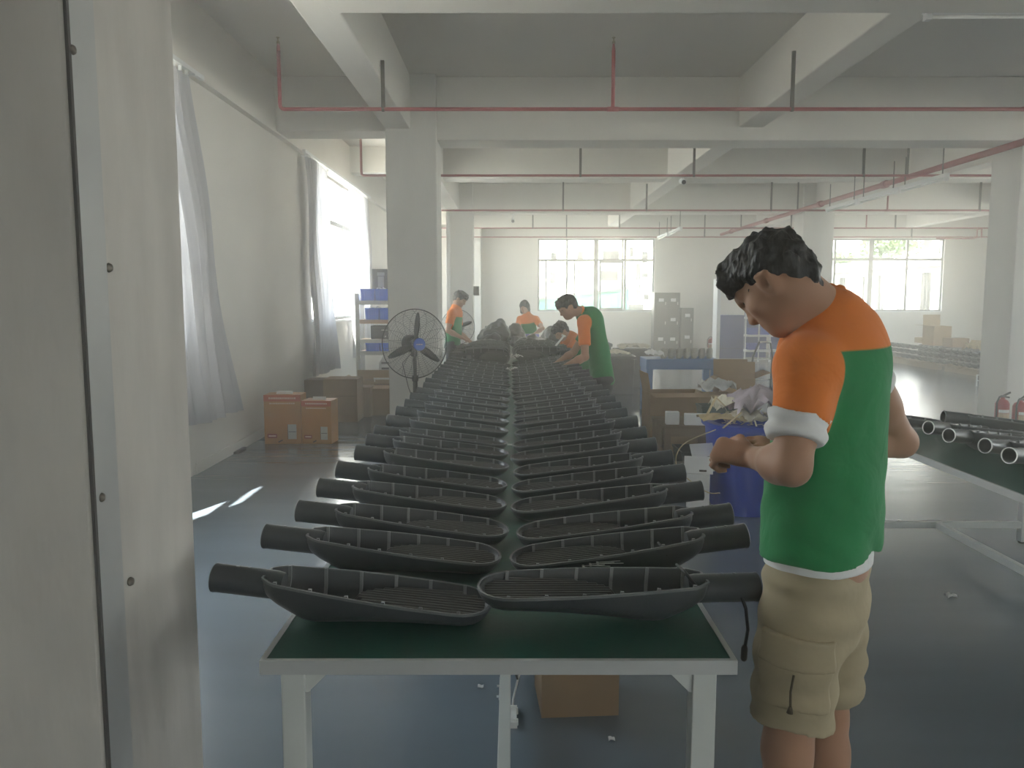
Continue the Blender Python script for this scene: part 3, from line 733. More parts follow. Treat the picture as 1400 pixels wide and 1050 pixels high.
for k, (p_, q_) in enumerate((((-0.40, -0.2, 0.08), (-0.31, -0.1, 0.20)), ((-0.31, -0.30, 0.0), (-0.16, -0.22, 0.10)), ((-0.23, -0.05, 0.12), (-0.30, 0.0, 0.19)), ((0.07, -0.22, 0.06), (0.20, -0.2, 0.16)))):
    tag(MB().bar(bc+Vector(p_)+Vector((0, 0, z0)), bc+Vector(q_)+Vector((0, 0, z0)), 0.018, 0.003).build('card_strip', straw), 'straw-coloured card strip sticking out of the bin, '+('past its left rim, tilted up', 'bent over its front rim above the hand', 'at its back left', 'beside the sleeve')[k], 'strip', 'card strips in the blue bin')
cable('wire_offcut', [bc+Vector((-0.36, -0.3, BH-0.02)), bc+Vector((-0.60, -0.35, BH-0.12)), bc+Vector((-0.64, -0.38, 0.38)), bc+Vector((-0.45, -0.40, 0.22)), bc+Vector((-0.34, -0.38, 0.20))], 0.004, straw, 'thin tan cable looping down outside the blue bin', 'cable')
# low stand with foam, crates and cartons
LS = floor_at(945, 632)
t = thing('low_stand', 'low brown wooden stand carrying white foam and cartons, left of the blue bin', 'stand', (1.72, 7.35, 0))
wood = mat('stand_wood', (0.24, 0.18, 0.13), 0.7, noise=0.25, nscale=4, stretch=(0.4, 4, 4))
for j in range(4): MB().bb(-0.38, 0.42, -0.30+0.155*j, -0.30+0.155*j+0.145, 0.40, 0.425).build('plank', wood, t)
for a in (-0.34, 0.38):
    for c_ in (-0.27, 0.27): MB().bb(a-0.03, a+0.03, c_-0.03, c_+0.03, 0, 0.40).build('leg', wood, t)
MB().bb(-0.38, -0.355, -0.24, 0.24, 0.22, 0.40).build('side_board', wood, t)
MB().bb(-0.31, 0.35, -0.29, -0.265, 0.33, 0.40).build('front_rail', wood, t)
t = thing('foam_block', 'long white foam block lying on the low brown stand', 'foam', (1.78, 7.10, 0.426), math.radians(-8))
MB().bb(-0.24, 0.22, -0.04, 0.04, 0, 0.10).build('block', paper, t, bevel=0.006)
t = thing('foam_block', 'short white foam block left of the long one on the low stand', 'foam', (1.44, 7.16, 0.426), math.radians(-5))
MB().bb(-0.06, 0.06, -0.04, 0.04, 0, 0.115).build('block', paper, t, bevel=0.006)
carton('tan carton with torn top left of the foam blocks, behind the low stand', (1.63, 8.05, 0), 0.05, 0.56, 0.4, 0.62, open_top=True, flaps={'left': 100, 'front': 185})
carton('square brown carton upright behind the foam blocks', (2.02, 8.0, 0.30), -0.03, 0.33, 0.3, 0.30, tape_on=False)
carton('dark carton underneath the square brown one', (2.02, 8.0, 0.0), 0.0, 0.36, 0.34, 0.298, m=kraft_d)
t = tote('dark green crate behind the foam blocks on the low stand', (1.92, 7.42, 0.427), 0.36, 0.24, 0.14, m=mat('crate_dark', (0.06, 0.085, 0.085), 0.5), name='plastic_crate')
tote('black crate on the floor under the low stand', (1.75, 7.2, 0.0), 0.5, 0.4, 0.2, m=dark_p, name='plastic_crate')
tote('open black crate on the floor between low stand and blue bin', (1.45, 6.35, 0.0), 0.34, 0.3, 0.22, m=mat('crate_grey', (0.10, 0.10, 0.095), 0.6), name='plastic_crate')
for k, (px, py, d, rz) in enumerate(((962, 618, 5.75, 0.3), (955, 636, 5.65, -0.2))):
    p_ = P(px, py, d); t = thing('paper_carton', ('flattened white carton propped against the blue bin', 'white carton flap below the propped one, left of the bin')[k], 'box', (p_.x, d, 0 if k else 0.30), rz)
    z_ = p_.z if k else p_.z-0.30
    MB().box((0, 0, z_), (0.20, 0.012, 0.13), R=Matrix.Rotation(-0.5, 3, 'X')).box((0.0, 0.02, z_/2-0.03), (0.16, 0.10, max(0.05, z_-0.06))).build('panel', paper, t, bevel=0.003)
    MB().box((0.03, -0.045, z_-0.03), (0.05, 0.004, 0.012)).build('print_mark', ink, t)
crumple('clear_bag', 'crumpled clear plastic bag on the square brown carton', 'bag', Vector((2.07, 8.1, 0.60)), (0.34, 0.3, 0.16), mat('clear_film', (0.60, 0.62, 0.62), 0.2, noise=0.2, nscale=10, bump=0.5, bscale=14), 11, 0.5)
# blue work bench with parts on it, further back
t = thing('blue_bench', 'blue-sided bench heaped with lamp parts behind the cartons', 'bench', (2.32, 11.0, 0))
bb_m = mat('bench_blue', (0.10, 0.20, 0.42), 0.5)
MB().bb(-0.52, 0.45, -0.25, 0.3, 0.60, 0.74).build('bench_top', bb_m, t, bevel=0.01)
for a in (-0.47, 0.40):
    for c_ in (-0.2, 0.25): MB().bb(a-0.04, a+0.04, c_-0.04, c_+0.04, 0, 0.60).build('leg', bb_m, t)
MB().bb(-0.51, -0.485, -0.2, 0.2, 0.12, 0.60).build('side_panel', bb_m, t)
for k in range(14):
    o = MB(); o.lathe([(0, 0), (0.035, 0), (0.04, 0.10), (0.03, 0.13), (0, 0.13)], 10)
    tag(o.build('lamp_part', mat('part_pale', (0.42, 0.41, 0.37), 0.5, noise=0.3, nscale=20), loc=(2.05+0.052*k+0.0, 10.9+0.16*(k % 2), 0.741)), 'pale round lamp part on the blue bench, '+ordinal(k)+' from the left', 'lamp part', 'round parts on the blue bench')
crumple('plastic_sheet', 'clear sheet folded over the left end of the blue bench', 'sheet', Vector((1.93, 10.9, 0.76)), (0.22, 0.3, 0.12), paper, 12, 0.4)
# big open carton, hand truck, extinguisher
carton('large open brown carton with raised flaps behind the blue bin', (2.70, 9.75, 0), math.radians(-3), 0.42, 0.4, 0.60, open_top=True, flaps={'front': 80, 'back': 95, 'left': 215, 'right': 160}, mark=True)
ht_m = mat('truck_grey', (0.10, 0.105, 0.11), 0.4, metal=0.3); chrome = mat('bright_metal', (0.70, 0.70, 0.68), 0.25, metal=0.9)
t = thing('hand_truck', 'grey two-wheeled hand truck leaning beyond the large open carton', 'hand truck', (3.20, 10.45, 0), math.radians(10))
A = [Vector((-0.12, 0, 0.12)), Vector((-0.12, 0.20, 0.78)), Vector((-0.05, 0.24, 0.97)), Vector((0.11, 0.24, 0.97)), Vector((0.16, 0.20, 0.78)), Vector((0.16, 0, 0.12))]
A = [Vector((p.x+0.35*p.z*0.55, p.y, p.z)) for p in A]
MB().tube(A, 0.014, 8).build('frame', ht_m, t, smooth=True)
MB().tube([A[2], A[3]], 0.016, 8).build('grip', chrome, t, smooth=True)
for f in (0.15, 0.55, 0.95): MB().tube([A[0].lerp(A[1], f), A[5].lerp(A[4], f)], 0.009, 6).build('rung', chrome, t, smooth=True)
MB().bb(-0.14, 0.2, -0.22, 0.02, 0.0, 0.012).build('toe_plate', ht_m, t)
for a in (-0.19, 0.25): MB().lathe([(0, -0.02), (0.08, -0.02), (0.10, -0.01), (0.10, 0.01), (0.08, 0.02), (0, 0.02)], 18, Matrix.Translation((a, 0.06, 0.10)) @ Matrix.Rotation(math.pi/2, 4, 'Y')).build('wheel', mat('rubber_black', (0.02, 0.02, 0.02), 0.7), t, smooth=True, auto=40)
red = mat('extinguisher_red', (0.36, 0.03, 0.035), 0.4)
def extinguisher(label, loc, rz, h, r, group=None):
    t = thing('fire_extinguisher', label, 'extinguisher', loc, rz, group)
    MB().lathe([(0, 0), (r*0.95, 0), (r, 0.015), (r, h*0.72), (r*0.75, h*0.80), (r*0.3, h*0.84), (r*0.3, h*0.88), (0, h*0.88)], 20).build('cylinder', red, t, smooth=True, auto=40)
    MB().box((0, 0, h*0.90), (0.04, 0.03, 0.03)).build('valve', ht_m, t, bevel=0.004)
    MB().bar((0, 0, h*0.91), (0.10, 0, h*1.0), 0.012, 0.02).bar((0, 0, h*0.905), (0.09, 0, h*0.87), 0.010, 0.018).build('lever', blk, t)
    MB().tube([(-0.01, 0, h*0.91), (-r*0.7, -0.01, h*0.90), (-r*1.15, -0.01, h*0.75), (-r*1.12, -0.01, h*0.35)], 0.010, 8).build('hose', blk, t, smooth=True)
    lb = MB(); n = 8
    def arc(z): return [(1.004*r*math.cos(math.radians(200+100*i/n)), 1.004*r*math.sin(math.radians(200+100*i/n)), z) for i in range(n+1)]
    for z0_, z1_, nm, m_ in ((h*0.50, h*0.58, 'label_top', paper), (h*0.22, h*0.49, 'label', mat('label_cream', (0.55, 0.42, 0.30), 0.6))):
        q = MB(); a_, b_ = arc(z0_), arc(z1_); q.add(a_+b_, [(i, i+1, n+1+i+1, n+1+i) for i in range(n)]); q.build(nm, m_, t)
    return t
ge = 'pair of red fire extinguishers by the right column'
extinguisher('red fire extinguisher by the right column, the left of the two', (P(1370, 560, 9.3).x, 9.3, 0), 0.2, 0.46, 0.075, ge)
extinguisher('red fire extinguisher by the right column, right of the other', (P(1389, 560, 9.3).x+0.01, 9.24, 0), 0.5, 0.43, 0.08, ge)
extinguisher('small red fire extinguisher against the far wall beside the blue cabinet', (P(975, 480, 22.6).x, 22.7, 0), 0.0, 0.52, 0.13)
# far right of the aisle: blue cabinet and white rack behind the worker's face
t = thing('blue_cabinet', 'tall plain blue cabinet by the far wall, left of the white rack', 'cabinet', (P(1003, 450, 20).x, 20.2, 0))
wd = (P(1020, 450, 20).x-P(987, 450, 20).x)/2; hh = P(1000, 431, 20).z
MB().bb(-wd, wd, -0.05, 0.35, 0.05, hh).build('carcass', mat('cabinet_blue', (0.055, 0.075, 0.26), 0.5), t, bevel=0.005)
MB().bb(-wd-0.09, -wd-0.002, -0.07, 0.35, 0, hh+0.9).build('side_post', white_m, t)
MB().bb(-wd, wd, -0.055, -0.05, 0.30, 0.306).build('door_gap', ink, t)
t = thing('display_rack', 'white slim shelving with blue back panels by the far wall', 'rack', (P(1021, 450, 19.6).x, 19.7, 0))
wR = 1.35
for x in (0.0, 0.33, 0.60, 1.0, wR): MB().bb(x-0.012, x+0.012, -0.02, 0.02, 0, hh+(0.1 if x == 0 else -0.15)).build('post', white_m, t)
for z in (0.25, 0.62, 1.05): MB().bb(0.012, wR-0.012, -0.12, 0.2, z, z+0.05).build('shelf', white_m, t)
for x in (0.33, 0.60, 1.0, wR): MB().bb(x-0.30, x-0.02, 0.21, 0.23, 0.1, 1.3).build('back_panel', mat('cabinet_blue', (0.055, 0.075, 0.26), 0.5), t)
for k in range(4):
    tote('blue box on the white slim shelving, '+('lower', 'middle', 'upper', 'right-hand upper')[k]+' one', (t.location.x+(0.17, 0.17, 0.46, 0.8)[k], 19.72, (0.30, 0.67, 0.67, 0.67)[k]+0.001), 0.22, 0.2, 0.16, m=blue, name='shelf_box')
# dark lockers
lock = mat('locker_dark', (0.13, 0.125, 0.115), 0.5, noise=0.12, nscale=3)
def locker(label, px0, px1, pyt, d, rows, cols, tags):
    a = P(px0, 450, d); b = P(px1, 450, d); w_ = b.x-a.x; h_ = P(px0, pyt, d).z
    t = thing('locker', label, 'locker', ((a.x+b.x)/2, d+0.2, 0))
    MB().bb(-w_/2, w_/2, -0.2, 0.25, 0.0, h_).build('carcass', lock, t, bevel=0.006)
    for i in range(cols):
        for j in range(rows):
            x0 = -w_/2+0.02+(w_-0.04)*i/cols; x1 = -w_/2+0.02+(w_-0.04)*(i+1)/cols; z0_ = 0.06+(h_-0.09)*j/rows; z1_ = 0.06+(h_-0.09)*(j+1)/rows
            dr = MB().bb(x0+0.006, x1-0.006, -0.215, -0.2, z0_+0.006, z1_-0.006).build('door', lock, t)
            if (i, j) in tags: MB().bb((x0+x1)/2-0.07, (x0+x1)/2+0.07, -0.219, -0.215, z1_-0.22, z1_-0.13).build('door_tag', paper, dr)
            MB().bb(x1-0.06, x1-0.035, -0.224, -0.215, (z0_+z1_)/2-0.04, (z0_+z1_)/2+0.04).build('handle', steel, dr)
    return t
locker('taller dark grey locker with white door tags by the far wall', 894, 929, 400, 22.4, 3, 2, {(0, 2), (1, 2), (1, 1), (0, 0), (1, 0)})
locker('shorter dark grey locker right of the taller one, white door tags', 931, 948, 421, 22.35, 2, 1, {(0, 0), (0, 1)})
# dark goods behind the bending worker
for k, (x, y, w_, h_) in enumerate(((1.65, 13.2, 0.62, 0.62), (2.15, 14.2, 0.6, 0.66), (1.55, 15.0, 0.5, 0.72))):
    t = thing('dark_crate', ('wide dark grey crate of scrap behind the bending worker', 'dark grey crate beside the wide one, nearer the blue bench', 'tall dark grey crate furthest back behind the bending worker')[k], 'crate', (x, y, 0))
    dg = mat('crate_violet_grey', (0.12, 0.12, 0.135), 0.7, noise=0.2, nscale=8)
    q = MB(); q.rings([[(-w_/2, -0.25, 0), (w_/2, -0.25, 0), (w_/2, 0.25, 0), (-w_/2, 0.25, 0)], [(-w_/2-.02, -0.27, h_), (w_/2+.02, -0.27, h_), (w_/2+.02, 0.27, h_), (-w_/2-.02, 0.27, h_)]], True, True); q.build('crate_body', dg, t, bevel=0.01)
    MB().bb(-w_/2-0.04, w_/2+0.04, -0.29, 0.29, h_-0.05, h_+0.004).build('crate_rim', dg, t, bevel=0.006)
    crumple('scrap_paper', 'pale scrap lying on top of the '+('wide', 'nearer', 'tall')[k]+' dark crate', 'scrap', Vector((x, y, h_+0.01)), (w_*0.9, 0.4, 0.10), pale, 20+k, 0.6)
# ---------------------------------------------------------------- people
def _n(v): v = np.asarray(v, float); return v/ (np.linalg.norm(v)+1e-12)
def vnoise(Pt, scale, seed=0):
    q = Pt*scale; i = np.floor(q).astype(np.int64); f = q-i; f = f*f*(3-2*f)
    def h(a, b, c):
        n = (a*374761393+b*668265263+c*2147483647+seed*974711) & 0xffffffff
        n = ((n ^ (n >> 13))*1274126177) & 0xffffffff
        return ((n ^ (n >> 16)) & 0xffff)/65535.0
    x, y, z = i[..., 0], i[..., 1], i[..., 2]; r = 0
    for dx in (0, 1):
        for dy in (0, 1):
            for dz in (0, 1):
                w_ = (f[..., 0] if dx else 1-f[..., 0])*(f[..., 1] if dy else 1-f[..., 1])*(f[..., 2] if dz else 1-f[..., 2])
                r = r+w_*h(x+dx, y+dy, z+dz)
    return r-0.5
def cap(a, b, ra, rb=None, k=0.02, flat=None):
    a = np.array(a, float); b = np.array(b, float); rb = ra if rb is None else rb
    pad = max(ra, rb)
    def f(X):
        p = X-a; d = b-a
        if flat is not None:
            n = _n(flat[0]); g = 1/flat[1]-1
            p = p+(p@n)[..., None]*n*g; d = d+(d@n)*n*g
        t = np.clip((p@d)/max(d@d, 1e-9), 0, 1)
        return np.sqrt(((p-t[..., None]*d)**2).sum(-1))-(ra+(rb-ra)*t)
    return (f, np.minimum(a, b)-pad, np.maximum(a, b)+pad, k)
def ell(c, rad, ax=None, k=0.02):
    c = np.array(c, float); rad = np.array(rad, float); A = np.eye(3) if ax is None else np.array([_n(v) for v in ax])
    def f(X):
        p = (X-c)@A.T; q = np.sqrt(((p/rad)**2).sum(-1)); g = np.sqrt(((p/rad**2)**2).sum(-1))+1e-9
        return q*(q-1)/g
    m = rad.max(); return (f, c-m, c+m, k)
def smin(a, b, k):
    h = np.clip(0.5+0.5*(b-a)/k, 0, 1); return b*(1-h)+a*h-k*h*(1-h)
def gval(grp, X):
    """value of a group (prims, clips) at points"""
    d = np.full(X.shape[:-1], 9.0)
    for f, lo, hi, k in grp[0]: d = smin(d, f(X), k)
    for n, c in grp[1]: d = np.maximum(d, X@_n(n)-c)
    return d
def sdf_mesh(groups, res, disp=None, kg=0.02, subs=()):
    los = np.min([p[1] for g in groups for p in g[0]], 0)-4*res; his = np.max([p[2] for g in groups for p in g[0]], 0)+4*res
    N = np.ceil((his-los)/res).astype(int)+1
    ax = [los[i]+res*np.arange(N[i]) for i in range(3)]
    total = None
    def block(D, p, op):
        f, lo, hi, k = p; m = k+2.5*res
        s = [slice(max(0, int((lo[i]-m-los[i])/res)), min(N[i], int((hi[i]+m-los[i])/res)+2)) for i in range(3)]
        X = np.stack(np.meshgrid(ax[0][s[0]], ax[1][s[1]], ax[2][s[2]], indexing='ij'), -1)
        v = f(X); cur = D[s[0], s[1], s[2]]
        D[s[0], s[1], s[2]] = smin(cur, v, k) if op == 'u' else np.maximum(cur, -v)
    for g in groups:
        D = np.full(tuple(N), 1.0)
        for p in g[0]: block(D, p, 'u')
        for n, c in g[1]:
            n = _n(n); pl = (ax[0]*n[0])[:, None, None]+(ax[1]*n[1])[None, :, None]+(ax[2]*n[2])[None, None, :]-c
            D = np.maximum(D, pl)
        total = D if total is None else smin(total, D, kg)
    for p in subs: block(total, p, 's')
    if disp is not None:
        m = np.abs(total) < 0.06; idx = np.argwhere(m); X = los+idx*res
        total[m] += disp(X)
    # surface nets
    D = total; S = D < 0
    c = [S[i:N[0]-1+i, j:N[1]-1+j, k:N[2]-1+k] for i in (0, 1) for j in (0, 1) for k in (0, 1)]
    cnt = sum(x.astype(np.int8) for x in c); act = (cnt > 0) & (cnt < 8); ids = np.argwhere(act)
    num = -np.ones(act.shape, np.int64); num[act] = np.arange(len(ids))
    cor = [(i, j, k) for i in (0, 1) for j in (0, 1) for k in (0, 1)]
    V = np.stack([D[ids[:, 0]+i, ids[:, 1]+j, ids[:, 2]+k] for i, j, k in cor], 1)
    acc = np.zeros((len(ids), 3)); n_ = np.zeros(len(ids))
    for a in range(8):
        for b in range(a+1, 8):
            if sum(abs(cor[a][q]-cor[b][q]) for q in range(3)) != 1: continue
            x = (V[:, a] < 0) != (V[:, b] < 0); t = np.where(x, V[:, a]/np.where(x, V[:, a]-V[:, b], 1), 0)
            pt = np.array(cor[a])[None]*(1-t)[:, None]+np.array(cor[b])[None]*t[:, None]
            acc += pt*x[:, None]; n_ += x
    pts = los+(ids+acc/n_[:, None])*res
    faces = []
    for d_, (u, v) in enumerate(((1, 2), (2, 0), (0, 1))):
        sl0 = [slice(None)]*3; sl1 = [slice(None)]*3; sl0[d_] = slice(0, N[d_]-1); sl1[d_] = slice(1, N[d_])
        A, B = S[tuple(sl0)], S[tuple(sl1)]; e = np.argwhere(A != B)
        e = e[(e[:, u] > 0) & (e[:, v] > 0) & (e[:, u] < N[u]-1) & (e[:, v] < N[v]-1)]
        def cell(du, dv):
            q = e.copy(); q[:, u] += du; q[:, v] += dv; return num[q[:, 0], q[:, 1], q[:, 2]]
        q = np.stack([cell(-1, -1), cell(0, -1), cell(0, 0), cell(-1, 0)], 1)
        fl = ~A[e[:, 0], e[:, 1], e[:, 2]]
        q[fl] = q[fl][:, ::-1]; faces.append(q)
    return pts, np.concatenate(faces)
def skin_obj(name, groups, res, m, parent, disp=None, kg=0.02, field=None, subs=(), label=None):
    pts, fc = sdf_mesh(groups, res, disp, kg, subs)
    base = np.array(parent.location)
    me = bpy.data.meshes.new(name)
    me.vertices.add(len(pts)); me.vertices.foreach_set('co', (pts-base).astype(np.float32).ravel())
    me.loops.add(fc.size); me.loops.foreach_set('vertex_index', fc.astype(np.int32).ravel())
    me.polygons.add(len(fc)); me.polygons.foreach_set('loop_start', np.arange(0, fc.size, 4, dtype=np.int32))
    me.update(calc_edges=True); me.validate()
    me.polygons.foreach_set('use_smooth', [True]*len(me.polygons))
    me.materials.append(m)
    if field is not None:
        at = me.attributes.new('pattern', 'FLOAT', 'POINT'); at.data.foreach_set('value', field(pts).astype(np.float32))
    o = link(name, me, parent)
    if label: o['label'] = label
    return o
def two_tone(name, c_pos, c_neg, rough=0.85, bump=0.25):
    m = bpy.data.materials.new(name); m.use_nodes = True; t = m.node_tree; b = t.nodes['Principled BSDF']; b.inputs['Roughness'].default_value = rough
    b.inputs['Specular IOR Level'].default_value = 0.25; b.inputs['Sheen Weight'].default_value = 0.15
    a = t.nodes.new('ShaderNodeAttribute'); a.attribute_name = 'pattern'
    r = t.nodes.new('ShaderNodeMapRange'); r.inputs[1].default_value = -0.002; r.inputs[2].default_value = 0.002
    x = t.nodes.new('ShaderNodeMix'); x.data_type = 'RGBA'; x.inputs[6].default_value = (*c_neg, 1); x.inputs[7].default_value = (*c_pos, 1)
    t.links.new(a.outputs['Fac'], r.inputs[0]); t.links.new(r.outputs[0], x.inputs[0]); t.links.new(x.outputs[2], b.inputs['Base Color'])
    c = t.nodes.new('ShaderNodeTexCoord'); n = t.nodes.new('ShaderNodeTexNoise'); n.inputs['Scale'].default_value = 9; n.inputs['Detail'].default_value = 3; n.inputs['Distortion'].default_value = 0.6
    p = t.nodes.new('ShaderNodeBump'); p.inputs['Strength'].default_value = bump; p.inputs['Distance'].default_value = 0.03
    t.links.new(c.outputs['Object'], n.inputs['Vector']); t.links.new(n.outputs[0], p.inputs['Height']); t.links.new(p.outputs[0], b.inputs['Normal'])
    return m
uniform = two_tone('uniform_cloth', (0.72, 0.20, 0.035), (0.022, 0.225, 0.075))
skin_m = two_tone('skin', (0.36, 0.13, 0.10), (0.40, 0.225, 0.145), rough=0.55, bump=0.05)
hair_m = mat('hair_black', (0.012, 0.011, 0.011), 0.5, bump=0.5, bscale=70, stretch=(1, 1, 0.25))
khaki = mat('khaki_cloth', (0.40, 0.335, 0.22), 0.85, noise=0.12, nscale=5, bump=0.35, bscale=10)
trouser = mat('dark_trousers', (0.03, 0.032, 0.045), 0.85, bump=0.3, bscale=9)
cotton = mat('white_cotton', (0.74, 0.74, 0.74), 0.85, bump=0.3, bscale=14)
shoe_m = mat('shoe_dark', (0.03, 0.03, 0.03), 0.6); sole_m = mat('shoe_sole', (0.5, 0.5, 0.48), 0.7)
eye_m = mat('eye', (0.05, 0.04, 0.035), 0.2)
def hand(wr, d, nrm, side, curl, sc=1.0):
    """palm and five fingers; nrm points out of the palm, side towards the thumb"""
    wr = np.array(wr, float); d = _n(d); nrm = _n(np.array(nrm)-np.dot(nrm, d)*d); sd = _n(np.array(side)-np.dot(side, d)*d-np.dot(side, nrm)*nrm)
    out_ = [cap(wr, wr+d*0.03*sc, 0.026*sc, 0.030*sc, 0.015, (nrm, 0.72))]
    for q in (-0.022, 0.0, 0.022): out_.append(cap(wr+d*0.025*sc+sd*q*0.6*sc, wr+d*0.088*sc+sd*q*sc, 0.020*sc, 0.017*sc, 0.012, (nrm, 0.75)))
    for i, (q, L) in enumerate(((0.031, 0.92), (0.0105, 1.0), (-0.0105, 0.94), (-0.030, 0.74))):
        p = wr+d*(0.090-abs(q)*0.22)*sc+sd*q*sc; a = 0.0; dd = d
        for j, ln in enumerate((0.043, 0.028, 0.022)):
            a += curl*(0.9, 1.1, 0.8)[j]
            dd = _n(d*math.cos(a)+nrm*math.sin(a)+sd*q*2.2)
            p2 = p+dd*ln*L*sc; out_.append(cap(p, p2, (0.0098, 0.0090, 0.0084)[j]*sc, (0.0090, 0.0084, 0.0072)[j]*sc, 0.004)); p = p2
    p = wr+d*0.030*sc+sd*0.028*sc; q = p+(d*0.6+sd*0.7+nrm*0.25)*0.040*sc
    out_.append(cap(p, q, 0.015*sc, 0.0115*sc, 0.008)); q2 = q+_n(d*0.85+sd*0.15+nrm*(0.3+0.4*curl))*0.032*sc
    out_.append(cap(q, q2, 0.0112*sc, 0.0095*sc, 0.004)); out_.append(cap(q2, q2+_n(d*0.8-sd*0.1+nrm*(0.4+0.5*curl))*0.024*sc, 0.0095*sc, 0.0078*sc, 0.004))
    return out_
def person(label, J, Fw, hd, hand_l, hand_r, res=0.008, hairstyle='short', female=False, shorts=False, undershirt=False, yoke_z=None, name='person', sleeve=0.62, group=None, hem_drop=0.10, hs=1.0, bulk=1.0, hem_z=None, sr=0.066, yfront=0.0, sleeve_r=None, crease=1.0):
    J = {k: np.array(v, float) for k, v in J.items()}
    Fw = _n([Fw[0], Fw[1], 0]); R = np.array([Fw[1], -Fw[0], 0]); up = np.array([0, 0, 1.0])
    base = (J['anL']+J['anR'])/2
    t = thing(name, label, 'person', (base[0], base[1], 0), group=group)
    hd = _n(hd); hr = _n(np.cross(hd, up)); hu = np.cross(hr, hd); hc = J['head']
    sp = _n(J['chest']-J['pelvis']); tf = _n(Fw-np.dot(Fw, sp)*sp)      # forward across the trunk
    sc = 0.93 if female else 1.0
    # ---- body
    hk = hs*sc
    L = lambda f, u, r=0.0: hc+hd*f*hk+hu*u*hk+hr*r*hk
    head = [ell(L(-0.012, 0.025), (0.076*hk, 0.098*hk, 0.098*hk), (hr, hd, hu), 0.02), ell(L(0.022, -0.045), (0.062*hk, 0.070*hk, 0.082*hk), (hr, hd, hu), 0.03),
            cap(L(0.045, -0.092), L(0.066, -0.094), 0.024*sc, 0.020*sc, 0.03), cap(L(0.078, 0.022), L(0.080, 0.022, 0.0), 0.022*sc, 0.022*sc, 0.03),
            cap(L(0.084, 0.002), L(0.104, -0.032), 0.008*sc, 0.0125*sc, 0.014), cap(L(0.098, -0.036, -0.010), L(0.098, -0.036, 0.010), 0.009*sc, 0.009*sc, 0.008),
            cap(L(0.082, -0.061, -0.016), L(0.082, -0.061, 0.016), 0.0085*sc, 0.0085*sc, 0.008), cap(L(0.080, -0.072, -0.013), L(0.080, -0.072, 0.013), 0.009*sc, 0.009*sc, 0.008),
            cap(L(0.074, 0.030, -0.045), L(0.086, 0.034, -0.012), 0.010*sc, 0.010*sc, 0.012), cap(L(0.074, 0.030, 0.045), L(0.086, 0.034, 0.012), 0.010*sc, 0.010*sc, 0.012),
            ell(L(0.05, -0.025, 0.045), (0.02, 0.02, 0.016), (hr, hd, hu), 0.03), ell(L(0.05, -0.025, -0.045), (0.02, 0.02, 0.016), (hr, hd, hu), 0.03)]
    for s in (-1, 1):
        head.append(ell(L(-0.012, -0.008, s*0.078), (0.010, 0.021, 0.033), (hr, _n(hd-0.2*hu), _n(hu+0.2*hd)), 0.006))
        head.append(cap(L(0.0, 0.020, s*0.087), L(-0.030, 0.012, s*0.091), 0.0055, 0.0055, 0.004)); head.append(cap(L(-0.030, 0.012, s*0.091), L(-0.018, -0.034, s*0.084), 0.0055, 0.007, 0.004))
    subs = [ell(L(0.090, 0.008, s*0.031), (0.017, 0.010, 0.009), (hr, hd, hu), 0.004) for s in (-1, 1)]
    subs += [ell(L(-0.010, -0.010, s*0.090), (0.008, 0.009, 0.013), (hr, hd, hu), 0.004) for s in (-1, 1)]
    tw = 0.150*sc*bulk; q = 0.66
    neck0 = J['neck']
    trunk = [cap(J['chest']+sp*0.06, (J['chest']+J['pelvis'])/2, tw*0.93, tw*0.80, 0.03, (tf, q)), cap((J['chest']+J['pelvis'])/2, J['pelvis'], tw*0.80, tw*0.98, 0.04, (tf, 0.7)),
             cap(J['shL'], J['shR'], 0.058*sc, 0.058*sc, 0.05), cap(neck0, L(-0.030, -0.045), 0.064*sc, 0.057*sc, 0.03)]
    body = head+trunk; pm = {}
    for s in 'LR':
        sh, el_, wr = J['sh'+s], J['el'+s], J['wr'+s]
        fa = _n(wr-el_)
        body += [cap(sh, sh+(el_-sh)*0.55, 0.054*sc, 0.047*sc, 0.03), cap(sh+(el_-sh)*0.45, el_, 0.048*sc, 0.039*sc, 0.03), cap(el_, el_+(wr-el_)*0.35, 0.040*sc, 0.043*sc, 0.02), cap(el_+(wr-el_)*0.3, wr, 0.043*sc, 0.0265*sc, 0.02)]
        hh = hand_l if s == 'L' else hand_r
        body += hand(wr+fa*0.012, hh[0], hh[1], hh[2], hh[3], 0.95*sc)
        hp, kn, an = J['hip'+s], J['kn'+s], J['an'+s]
        body += [cap(hp, kn, 0.085*sc, 0.056*sc, 0.03), cap(kn, kn+(an-kn)*0.3, 0.055*sc, 0.056*sc, 0.03), cap(kn+(an-kn)*0.25, an, 0.056*sc, 0.036*sc, 0.03),
                 cap(an, an+np.array([0, 0, -0.04]), 0.036*sc, 0.035*sc, 0.02), cap(an+[0, 0, -0.045], an+Fw*0.11+[0, 0, -0.062], 0.034*sc, 0.024*sc, 0.02)]
    lip = L(0.088, -0.066)
    def skf(X):
        p = X-lip; return 1-np.sqrt(((p@hr)/0.024)**2+((p@hu)/0.0095)**2+((p@hd)/0.03)**2)-0.0
    bo = skin_obj('body', [(body, [])], res, skin_m, t, subs=subs, field=lambda X: 0.02*skf(X))
    ey = MB()
    for s in (-1, 1):
        c = Vector(L(0.074, 0.008, s*0.031))-t.location
        ey.lathe([(0, -0.010), (0.007, -0.007), (0.010, 0), (0.007, 0.007), (0, 0.010)], 10, Matrix.Translation(c))
    ey.build('eye', eye_m, t, smooth=True)
    # ---- hair
    nz = lambda X: 0.016*vnoise(X, 45, 3)+0.012*vnoise(X, 90, 5)
